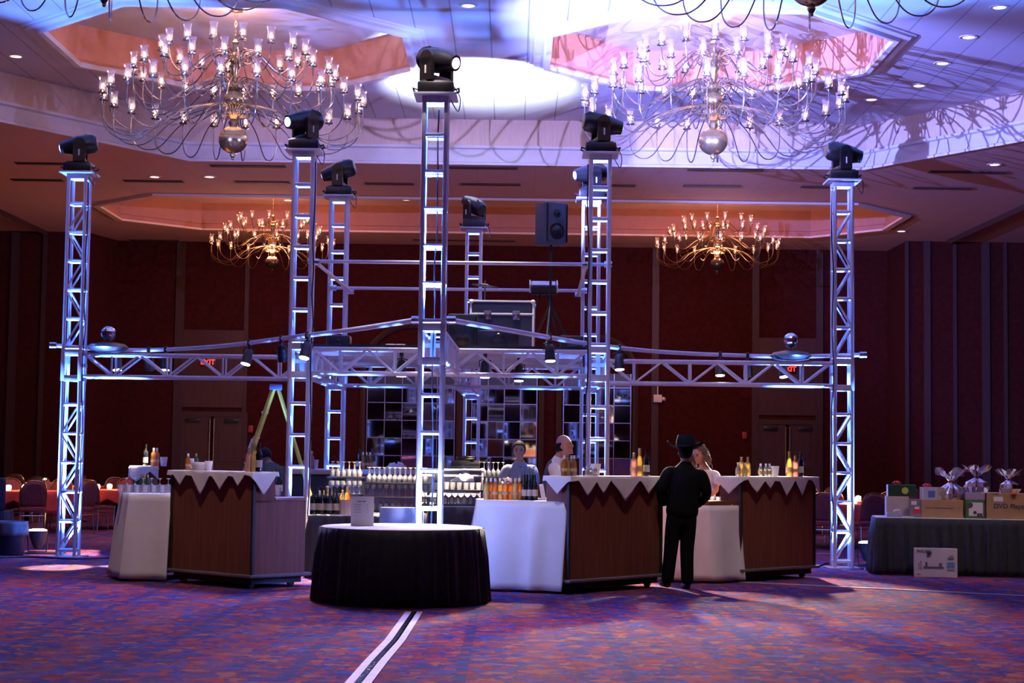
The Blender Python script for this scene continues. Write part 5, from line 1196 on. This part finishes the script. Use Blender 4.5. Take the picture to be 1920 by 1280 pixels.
def hand(w, d, curl, side, s=1.0):
    """finger chains for a hand at wrist w, pointing along d, palm facing curl, thumb on side"""
    w, d, n, u = Vector(w), Vector(d).normalized(), Vector(curl).normalized(), Vector(side).normalized(); out = []
    out.append([(w-d*.02, .026*s), (w+d*.04, (.03*s, .024*s)), (w+d*.085, (.034*s, .02*s))])
    for i, L in enumerate((.070, .08, .075, .058)):
        a = w+d*.085+u*(.027-.018*i); p1 = a+d*L*.45+n*L*.12; p2 = p1+(d*.75+n*.7)*L*.35; p3 = p2+(d*.35+n*.95)*L*.25
        out.append([(a-d*.02, .010*s), (p1, .0095*s), (p2, .009*s), (p3, .0075*s)])
    t0 = w+d*.03+u*.025; out.append([(t0, .012*s), (t0+d*.03+u*.022+n*.01, .0115*s), (t0+d*.058+u*.024+n*.03, .009*s)])
    return out
def person(name, label, loc, rz=0): return thing(name, label, 'person', loc, rz)
# --- man in the black hat, standing with his back to the camera; local -Y is where he faces
p = gz(1268, 1103, 0)
man = person('person', 'person in a black suit and cowboy hat, standing back turned at the middle bar', (p.x, p.y, 0), PI+rad(10))
man.rotation_euler = (0, rad(-4), PI+rad(10))
hb, hm = head_bm((0.0, -.035, 1.575), rad(-22), rad(8))
body = [[((0, 0, .92), (.14, .10)), ((0, 0, 1.05), (.135, .095)), ((0, .01, 1.22), (.155, .10)), ((0, .01, 1.36), (.15, .09)), ((0, 0, 1.44), (.06, .055)), ((0, -.02, 1.53), .052)],
        [3, ((.17, .01, 1.36), .055), ((.235, .04, 1.10), .045), ((.17, -.16, .98), .036), ((.10, -.28, 1.0), .028)], [3, ((-.17, .01, 1.36), .055), ((-.235, .04, 1.10), .045), ((-.17, -.16, .98), .036), ((-.10, -.28, 1.0), .028)],
        [0, ((.09, 0, .84), .085), ((.10, -.02, .48), .058), ((.11, .02, .09), .04), ((.115, -.08, .035), .035), ((.12, -.15, .03), .03)], [0, ((-.09, 0, .84), .085), ((-.10, -.02, .48), .058), ((-.11, .02, .09), .04), ((-.115, -.08, .035), .035), ((-.12, -.15, .03), .03)]]
body += hand((.10, -.28, 1.0), (-.3, -1, .1), (0, 0, -1), (-1, 0, 0)) + hand((-.10, -.28, 1.0), (.3, -1, .1), (0, 0, -1), (1, 0, 0))
skin('body', body, 'skin', man, extra=hb)
jk = [[((0, .005, .76), (.225, .155)), ((0, .005, .95), (.205, .15)), ((0, .01, 1.10), (.195, .14)), ((0, .015, 1.25), (.215, .145)), ((0, .01, 1.36), (.19, .115)), ((0, 0, 1.43), (.085, .075)), ((0, -.012, 1.475), (.068, .066))],
      [4, ((.205, .01, 1.355), .085), ((.275, .045, 1.10), .074), ((.20, -.15, .97), .058), ((.125, -.25, .99), .046)], [4, ((-.205, .01, 1.355), .085), ((-.275, .045, 1.10), .074), ((-.20, -.15, .97), .058), ((-.125, -.25, .99), .046)]]
skin('suit_jacket', jk, 'suit', man)
tr = [[((0, 0, .93), (.17, .125)), ((0, 0, .84), (.18, .13))], ['1', ((.09, 0, .76), .108), ((.095, -.015, .46), .088), ((.118, .02, .10), .078), ((.12, .015, .055), .08)], ['1', ((-.09, 0, .76), .108), ((-.095, -.015, .46), .088), ((-.118, .02, .10), .078), ((-.12, .015, .055), .08)]]
skin('trousers', tr, 'suit', man)
for s_ in (-1, 1): skin('shoe', [[((s_*.118, .07, .045), .045), ((s_*.12, -.03, .045), .046), ((s_*.13, -.13, .035), (.045, .032)), ((s_*.135, -.19, .03), (.032, .024))]], 'black', man, voxel=0)
b = B(); b.sph((0, .018, .02), .1, 20, 14, (.84, .93, 1.12)); bm_ = b.bm
bmesh.ops.delete(bm_, geom=[v for v in bm_.verts if v.co.y < -.03 and v.co.z < .06], context='VERTS'); bmesh.ops.transform(bm_, matrix=hm, verts=bm_.verts[:]); obj('hair', b, 'hair', man, solid=.006)
hat = obj('cowboy_hat', B(), 'felt', man) if 0 else None
b = B(); rows = []
N_ = 48
for r, (kx, ky, z, curlk) in enumerate(((.098, .115, -.005, 0), (.12, .14, -.012, .05), (.155, .165, -.012, .35), (.185, .19, -.008, 1.0))):
    rows.append([(kx*math.cos(a), ky*math.sin(a), z+.075*curlk*abs(math.cos(a))**2.2-.02*curlk*abs(math.sin(a))) for a in [2*PI*i/N_ for i in range(N_+1)]])
b.grid(rows); rows = []
for kx, ky, z, dent in ((.098, .115, -.005, 0), (.096, .112, .04, 0), (.090, .104, .085, 0), (.078, .092, .115, .0), (.05, .062, .122, .02), (.012, .02, .118, .035)):
    rows.append([(kx*math.cos(a)*(1-.22*(z > .06)*max(0, -math.sin(a))**2), ky*math.sin(a), z-dent+.012*(z > .1)*abs(math.cos(a))) for a in [2*PI*i/N_ for i in range(N_+1)]])
b.grid(rows); bmesh.ops.remove_doubles(b.bm, verts=b.bm.verts[:], dist=1e-5); bmesh.ops.transform(b.bm, matrix=hm @ Matrix.Translation((0, .01, .072)) @ Matrix.Rotation(rad(-4), 4, 'X') @ Matrix.Rotation(rad(5), 4, 'Y') @ Matrix.Diagonal((1.18, 1.1, 1.0, 1)), verts=b.bm.verts[:])
hat = obj('cowboy_hat', b, 'felt', man, solid=.006)
b = B().lathe([(.101, .0), (.103, .012), (.099, .024)], seg=32, caps=False); bmesh.ops.transform(b.bm, matrix=hm @ Matrix.Translation((0, .01, .072)) @ Matrix.Rotation(rad(-4), 4, 'X') @ Matrix.Rotation(rad(5), 4, 'Y') @ Matrix.Diagonal((1.07, 1.24, 1, 1)), verts=b.bm.verts[:]); obj('hat_band', b, 'suit', hat)
def shoes(pr):
    for s_ in (-1, 1): skin('shoe', [[((s_*.113, .06, .045), .047), ((s_*.115, -.03, .045), .05), ((s_*.117, -.12, .035), (.048, .036)), ((s_*.118, -.18, .03), (.034, .026))]], 'black', pr, voxel=0)
# --- bald bartender in profile, facing right, leaning over the middle bar
p = gy(1034, 900, 20.75)
bt = person('person', 'balding bartender in white shirt and dark vest, in profile behind the middle bar', (p.x, p.y, 0), rad(78))
hb, hm = head_bm((0, -.15, 1.635), rad(-3), rad(-12), 1.05)
legs = lambda: [[0, ((.09, 0, .82), .085), ((.10, -.02, .46), .06), ((.11, .02, .09), .042), ((.115, -.12, .03), .032)], [0, ((-.09, 0, .82), .085), ((-.10, -.02, .46), .06), ((-.11, .02, .09), .042), ((-.115, -.12, .03), .032)]]
body = [[((0, .04, .92), (.14, .10)), ((0, .02, 1.06), (.14, .10)), ((0, -.02, 1.24), (.15, .10)), ((0, -.05, 1.40), (.145, .09)), ((0, -.08, 1.48), (.06, .055)), ((0, -.12, 1.57), .054)],
        [3, ((.18, -.05, 1.40), .055), ((.22, -.16, 1.17), .045), ((.14, -.38, 1.09), .034), ((.10, -.46, 1.08), .027)], [3, ((-.18, -.05, 1.40), .055), ((-.22, -.14, 1.17), .045), ((-.16, -.36, 1.07), .034), ((-.12, -.44, 1.06), .027)]]+legs()
body += hand((.10, -.46, 1.08), (-.2, -1, -.1), (0, 0, -1), (-1, 0, 0))+hand((-.12, -.44, 1.06), (.2, -1, -.1), (0, 0, -1), (1, 0, 0))
skin('body', body, 'skin', bt, extra=hb); eyes(bt, hm)
sh = [[((0, .035, .86), (.17, .13)), ((0, .02, 1.06), (.16, .12)), ((0, -.02, 1.24), (.17, .12)), ((0, -.05, 1.39), (.165, .105)), ((0, -.08, 1.475), (.075, .07)), ((0, -.10, 1.52), .062)],
      [3, ((.19, -.05, 1.39), .08), ((.24, -.16, 1.17), .074), ((.16, -.35, 1.10), .052), ((.13, -.41, 1.085), .042)], [3, ((-.19, -.05, 1.39), .08), ((-.24, -.14, 1.17), .074), ((-.18, -.33, 1.08), .052), ((-.14, -.39, 1.065), .042)]]
skin('shirt', sh, 'shirt', bt)
skin('vest', [[((0, .04, .84), (.178, .14)), ((0, .025, 1.06), (.168, .128)), ((0, -.015, 1.22), (.168, .128)), ((0, -.03, 1.33), (.172, .128)), ((0, -.045, 1.41), (.13, .105)), ((0, -.07, 1.465), (.085, .08))]], 'vest', bt)
skin('trousers', [[((0, .04, .95), (.16, .125)), ((0, .03, .85), (.17, .13))], ['1', ((.10, 0, .76), .1), ((.105, -.015, .46), .08), ((.115, .02, .08), .068)], ['1', ((-.10, 0, .76), .1), ((-.105, -.015, .46), .08), ((-.115, .02, .08), .068)]], 'suit', bt)
b = B(); b.sph((0, .012, .0), .1, 24, 18, (.80, .96, 1.15)); bmesh.ops.delete(b.bm, geom=[v for v in b.bm.verts if v.co.z > .045 or v.co.z < -.07 or v.co.y < .0], context='VERTS'); bmesh.ops.transform(b.bm, matrix=hm, verts=b.bm.verts[:]); obj('hair_fringe', b, 'hair', bt, solid=.006)
# --- man with folded arms
p = gy(974, 880, 23.0)
fm = person('person', 'dark-haired person in a grey-blue shirt with folded arms, behind the middle cloth', (p.x, p.y, 0), rad(-12))
hb, hm = head_bm((0, -.03, 1.575), rad(8), rad(4))
body = [[((0, 0, .92), (.14, .10)), ((0, 0, 1.05), (.14, .10)), ((0, .01, 1.22), (.155, .10)), ((0, .01, 1.36), (.15, .09)), ((0, 0, 1.44), (.06, .055)), ((0, -.02, 1.52), .05)],
        [3, ((.18, .01, 1.36), .055), ((.23, -.05, 1.11), .045), ((.06, -.21, 1.13), .036), ((-.05, -.22, 1.16), .028)], [3, ((-.18, .01, 1.36), .055), ((-.23, -.05, 1.11), .045), ((-.06, -.17, 1.12), .036), ((.06, -.175, 1.14), .028)]]+legs()
body += hand((-.05, -.22, 1.16), (-1, .1, .15), (0, 1, 0), (0, 0, 1), .95)+hand((.06, -.175, 1.14), (1, .1, .1), (0, 1, 0), (0, 0, 1), .95)
skin('body', body, 'skin2', fm, extra=hb); eyes(fm, hm)
skin('shirt', [[((0, 0, .82), (.17, .13)), ((0, 0, 1.05), (.165, .125)), ((0, .01, 1.22), (.18, .125)), ((0, .01, 1.355), (.17, .11)), ((0, 0, 1.43), (.07, .065)), ((0, -.01, 1.46), .06)],
     [3, ((.19, .01, 1.355), .078), ((.245, -.05, 1.11), .066), ((.08, -.215, 1.13), .052), ((-.02, -.222, 1.15), .042)], [3, ((-.19, .01, 1.355), .078), ((-.245, -.05, 1.11), .066), ((-.08, -.17, 1.12), .05), ((.02, -.178, 1.135), .042)]], 'blueshirt', fm)
skin('trousers', [[((0, 0, .95), (.16, .125)), ((0, 0, .85), (.17, .13))], ['1', ((.10, 0, .76), .1), ((.105, -.015, .46), .08), ((.115, .02, .08), .068)], ['1', ((-.10, 0, .76), .1), ((-.105, -.015, .46), .08), ((-.115, .02, .08), .068)]], 'suit', fm)
def cap_hair(parent, hm, front=-.055, low=-.045, m='hair', k=1.0):
    b = B(); b.sph((0, .012, .022), .1, 24, 18, (.84*k, .98*k, 1.14*k)); bmesh.ops.delete(b.bm, geom=[v for v in b.bm.verts if v.co.z < low or (v.co.y < front and v.co.z < .075) or (v.co.y < -.015 and v.co.z < .03)], context='VERTS'); bmesh.ops.transform(b.bm, matrix=hm, verts=b.bm.verts[:]); return obj('hair', b, m, parent, solid=.008)
cap_hair(fm, hm)
# --- person with back turned, stooping behind the left bar
p = gy(515, 870, 23.9)
sp_ = person('person', 'stooping person in a dark grey-green shirt, back turned behind the ladder', (p.x, p.y, 0), PI+rad(30))
hb, hm = head_bm((.02, -.30, 1.44), 0, rad(25))
skin('body', [[((0, .08, .88), (.15, .11)), ((0, .02, 1.04), (.15, .11)), ((0, -.06, 1.18), (.16, .11)), ((0, -.14, 1.30), (.15, .09)), ((0, -.2, 1.35), (.06, .055)), ((.01, -.25, 1.40), .05)],
     [3, ((.19, -.14, 1.28), .058), ((.25, -.24, 1.05), .045), ((.2, -.42, .93), .036), ((.17, -.50, .90), .028)], [3, ((-.19, -.14, 1.28), .058), ((-.25, -.24, 1.05), .045), ((-.2, -.42, .93), .036), ((-.17, -.50, .90), .028)]]+legs()+hand((.17, -.5, .9), (-.1, -1, -.2), (0, 0, -1), (-1, 0, 0))+hand((-.17, -.5, .9), (.1, -1, -.2), (0, 0, -1), (1, 0, 0)), 'skin2', sp_, extra=hb)
skin('shirt', [[((0, .08, .78), (.19, .145)), ((0, .02, 1.04), (.19, .145)), ((0, -.06, 1.18), (.205, .145)), ((0, -.14, 1.29), (.185, .115)), ((0, -.2, 1.34), .075)],
     [3, ((.205, -.14, 1.27), .088), ((.27, -.24, 1.06), .074), ((.23, -.34, .99), .062)], [3, ((-.205, -.14, 1.27), .088), ((-.27, -.24, 1.06), .074), ((-.23, -.34, .99), .062)]], 'darkshirt', sp_)
skin('trousers', [[((0, .06, .93), (.165, .13)), ((0, .04, .84), (.175, .13))], ['1', ((.10, 0, .76), .1), ((.105, -.015, .46), .08), ((.115, .02, .08), .068)], ['1', ((-.10, 0, .76), .1), ((-.105, -.015, .46), .08), ((-.115, .02, .08), .068)]], 'suit', sp_)
cap_hair(sp_, hm)
# --- curly-haired bartender pouring a drink behind the hatted man
p = gy(1322, 880, 21.75)
wm = person('person', 'curly brown-haired bartender in a white top, half hidden by the hatted man', (p.x, p.y, 0), rad(-28))
hb, hm = head_bm((-.05, -.09, 1.56), rad(-10), rad(22), .95)
skin('body', [[((0, 0, .92), (.13, .10)), ((0, 0, 1.05), (.12, .09)), ((0, -.01, 1.20), (.135, .095)), ((0, -.02, 1.34), (.13, .08)), ((-.01, -.03, 1.41), (.05, .048)), ((-.03, -.06, 1.49), .045)],
     [3, ((.15, -.02, 1.33), .048), ((.19, -.10, 1.10), .040), ((.16, -.32, 1.03), .031), ((.14, -.40, 1.03), .025)], [3, ((-.15, -.02, 1.33), .048), ((-.19, -.10, 1.10), .040), ((-.08, -.32, 1.03), .031), ((-.04, -.40, 1.04), .025)]]+legs()+hand((.14, -.40, 1.03), (-.3, -.8, -.4), (-1, 0, 0), (0, 0, 1), .9)+hand((-.04, -.40, 1.04), (.3, -.8, -.4), (1, 0, 0), (0, 0, 1), .9), 'skin', wm, extra=hb); eyes(wm, hm)
skin('white_top', [[((0, 0, .80), (.165, .13)), ((0, 0, 1.05), (.145, .11)), ((0, -.01, 1.20), (.16, .115)), ((0, -.02, 1.33), (.145, .095)), ((-.01, -.025, 1.385), (.075, .06))],
     [3, ((.16, -.02, 1.32), .068), ((.195, -.08, 1.15), .06)], [3, ((-.16, -.02, 1.32), .068), ((-.195, -.08, 1.15), .06)]], 'shirt', wm)
skin('trousers', [[((0, 0, .95), (.15, .12)), ((0, 0, .85), (.17, .13))], ['1', ((.10, 0, .76), .1), ((.105, -.015, .46), .08), ((.115, .02, .08), .068)], ['1', ((-.10, 0, .76), .1), ((-.105, -.015, .46), .08), ((-.115, .02, .08), .068)]], 'suit', wm)
b = B(); rr = random.Random(4)
for i in range(46):
    a = rad(-20+220*i/45); z0 = rr.uniform(.02, .115); R0 = .08*math.sqrt(max(.1, 1-((z0-.02)/.13)**2)); L = rr.uniform(.16, .30); pts = []
    for k_ in range(10):
        f = k_/9; w_ = .012*math.sin(f*16+i); R1 = R0+.05*min(1, f*2); pts.append((R1*math.cos(a)+w_, .015+R1*math.sin(a)+w_*.6, z0-L*f+.02*(1-f)))
    b.tube(pts, [.014*(1-.5*k_/9) for k_ in range(10)], 5)
b.sph((0, .015, .03), .1, 20, 14, (.86, .94, 1.1)); bmesh.ops.delete(b.bm, geom=[v for v in b.bm.verts if v.co.y < -.06 and v.co.z < .07 and abs(v.co.x) < .07], context='VERTS'); bmesh.ops.transform(b.bm, matrix=hm, verts=b.bm.verts[:]); obj('hair', b, 'hairb', wm)
for q_ in (bt, fm, sp_, wm): shoes(q_)
